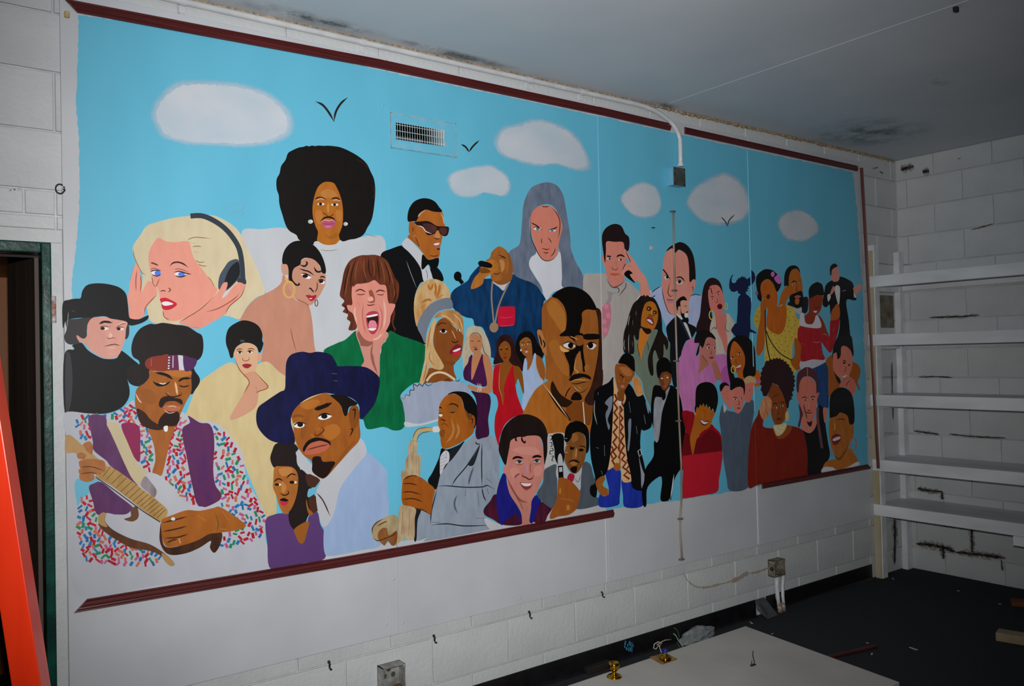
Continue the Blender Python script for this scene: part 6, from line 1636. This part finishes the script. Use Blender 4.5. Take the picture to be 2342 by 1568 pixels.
# ================================================================ BITS ON THE FLOOR
red_m = mat('dark_red_wood', '#4a1512', '#380e0c', scale=10, rough=.5)
a, b = on_z(1890, 1503, .008), on_z(2002, 1477, .008)
t = (b-a).normalized(); n = Vector((-t.y, t.x, 0))*.016
bm = bmesh.new(); prism(bm, [Vector((v.x, v.y, .001)) for v in (a-n, b-n, b+n, a+n)], (0, 0, .012)); bevel(bm, .003)
tag(obj('moulding_offcut', bm, red_m), 'dark red strip of loose moulding lying on the dark carpet', 'moulding')
def floor_block(px, py, sx, sy, sz, rz, m, name, label, cat):
    p = on_z(px, py, 0); bm = bmesh.new(); box(bm, -sx/2, sx/2, -sy/2, sy/2, 0, sz); bevel(bm, .003)
    bmesh.ops.rotate(bm, verts=bm.verts[:], cent=(0, 0, 0), matrix=Matrix.Rotation(rz, 3, 'Z')); bmesh.ops.translate(bm, verts=bm.verts[:], vec=(p.x, p.y, .0005))
    return tag(obj(name, bm, m), label, cat)
floor_block(2315, 1466, .09, .14, .045, .25, mat('pine_offcut', '#9a8a6c', '#877454', scale=12, rough=.7), 'wood_offcut', 'pale wooden block offcut lying on the dark carpet', 'wood block')
floor_block(2338, 1384, .09, .12, .03, .5, mat('brown_offcut', '#6b3c1c', '#58301a', scale=12, rough=.7), 'wood_scrap', 'brown scrap of wood on the carpet below the shelves', 'wood scrap')
chip_m = mat('paint_chip', '#c9c7c0', rough=.6)
for i, (px, py, l) in enumerate(((2089, 1482, .05), (2287, 1380, .018), (1984, 1469, .014), (1994, 1494, .03), (1766, 1448, .02), (1718, 1423, .035), (2042, 1322, .03), (2192, 1350, .02), (1400, 1510, .012), (1425, 1502, .014), (1300, 1542, .012))):
    p = on_z(px, py, .003); a = rm.uniform(0, 3); d = Vector((math.cos(a), math.sin(a), 0))*l/2; w = Vector((-d.y, d.x, 0))*.28
    bm = bmesh.new(); prism(bm, [Vector((p.x, p.y, .0008))+v for v in (-d-w*.6, d*.8-w, d+w*.5, -d*.7+w)], (0, 0, .002))
    tag(obj('paint_chip', bm, chip_m), 'tiny white chip of debris scattered on the dark carpet', 'debris', 'white chips on the carpet')
# crumpled clear bag and wires between the door slab and the wall
p = on_z(1600, 1462, .0); bm = bmesh.new()
bmesh.ops.create_icosphere(bm, subdivisions=3, radius=1.0)
for v in bm.verts:
    k = 1+rm.uniform(-.16, .16); v.co = Vector((v.co.x*.13*k, v.co.y*.045*k, max(v.co.z, -.2)*.055*k))
bmesh.ops.translate(bm, verts=bm.verts[:], vec=(p.x, p.y+.01, .0115))
m, nt, bs = new_mat('clear_plastic'); bs.inputs['Base Color'].default_value = (.30, .33, .34, 1); bs.inputs['Roughness'].default_value = .18; bs.inputs['Transmission Weight'].default_value = .35; MATS['clear_plastic'] = m
tag(obj('plastic_bag', bm, m), 'crumpled grey clear plastic bag between the door slab and the wall', 'plastic bag')
def cord(name, pix, r, m, label, z0=.004):
    bm = bmesh.new(); tube(bm, [on_y(x, y, yy) for x, y, yy in pix], r, 6)
    return tag(obj(name, bm, m, None, True), label, 'wire')
cord('green_wire', [(1541, 1434, -.03), (1549, 1441, -.05), (1553, 1452, -.06), (1553, 1464, -.07), (1549, 1472, -.09), (1556, 1480, -.12)], .003, mat('green_wire', '#1f5a40', rough=.4), 'thin green wire rising beside the plastic bag')
cord('white_wire', [(1540, 1448, -.05), (1546, 1453, -.06), (1550, 1461, -.07), (1556, 1470, -.10), (1562, 1478, -.13)], .0025, mat('white_wire', '#b8b0a4', rough=.4), 'thin white wire next to the green one')
cord('tangled_cord', [(1513, 1492, -.15), (1507, 1475, -.12), (1500, 1484, -.12), (1495, 1482, -.11), (1496, 1473, -.10), (1505, 1467, -.10), (1514, 1470, -.11), (1508, 1478, -.12), (1503, 1474, -.12), (1515, 1466, -.10), (1522, 1463, -.09), (1536, 1462, -.09)], .003, MATS['white_wire'], 'loop of tangled white cord behind the brass plate')
p = on_y(1518, 1486, -.15); bm = bmesh.new(); tube(bm, [(p.x, p.y, .0), (p.x+.006, p.y, .035), (p.x+.012, p.y, .06)], .016, 10)
tag(obj('blue_cap', bm, mat('blue_plastic', '#1c2c90', '#162478', rough=.35)), 'short blue plastic tube standing behind the brass plate', 'plastic tube')
bm = bmesh.new(); rb = random.Random(3)
for i in range(16):
    x, y = rb.uniform(1422, 1448), rb.uniform(1468, 1486); l = rb.uniform(2, 6); w = rb.uniform(1, 3)
    bm.faces.new([bm.verts.new(on_y(*q, -.0062)) for q in ((x, y-l), (x+w, y-l*.6), (x+w*.8, y+l), (x-w*.4, y+l*.7))])
bo = bpy.data.objects['baseboard_front']
part('paint_splash', bm, mat('cyan_splash', '#3f93b5', rough=.4), bo, label='splash of sky-blue paint')
p = on_z(1362, 1533, .0); bm = bmesh.new(); box(bm, p.x-.06, p.x+.10, p.y-.02, p.y+.02, .0005, .03); bevel(bm, .004)
tag(obj('dark_offcut', bm, mat('charred_wood', '#2b211c', '#1d1613', scale=10, rough=.8)), 'dark wooden offcut tucked under the wall beside the brass knob', 'wood block')
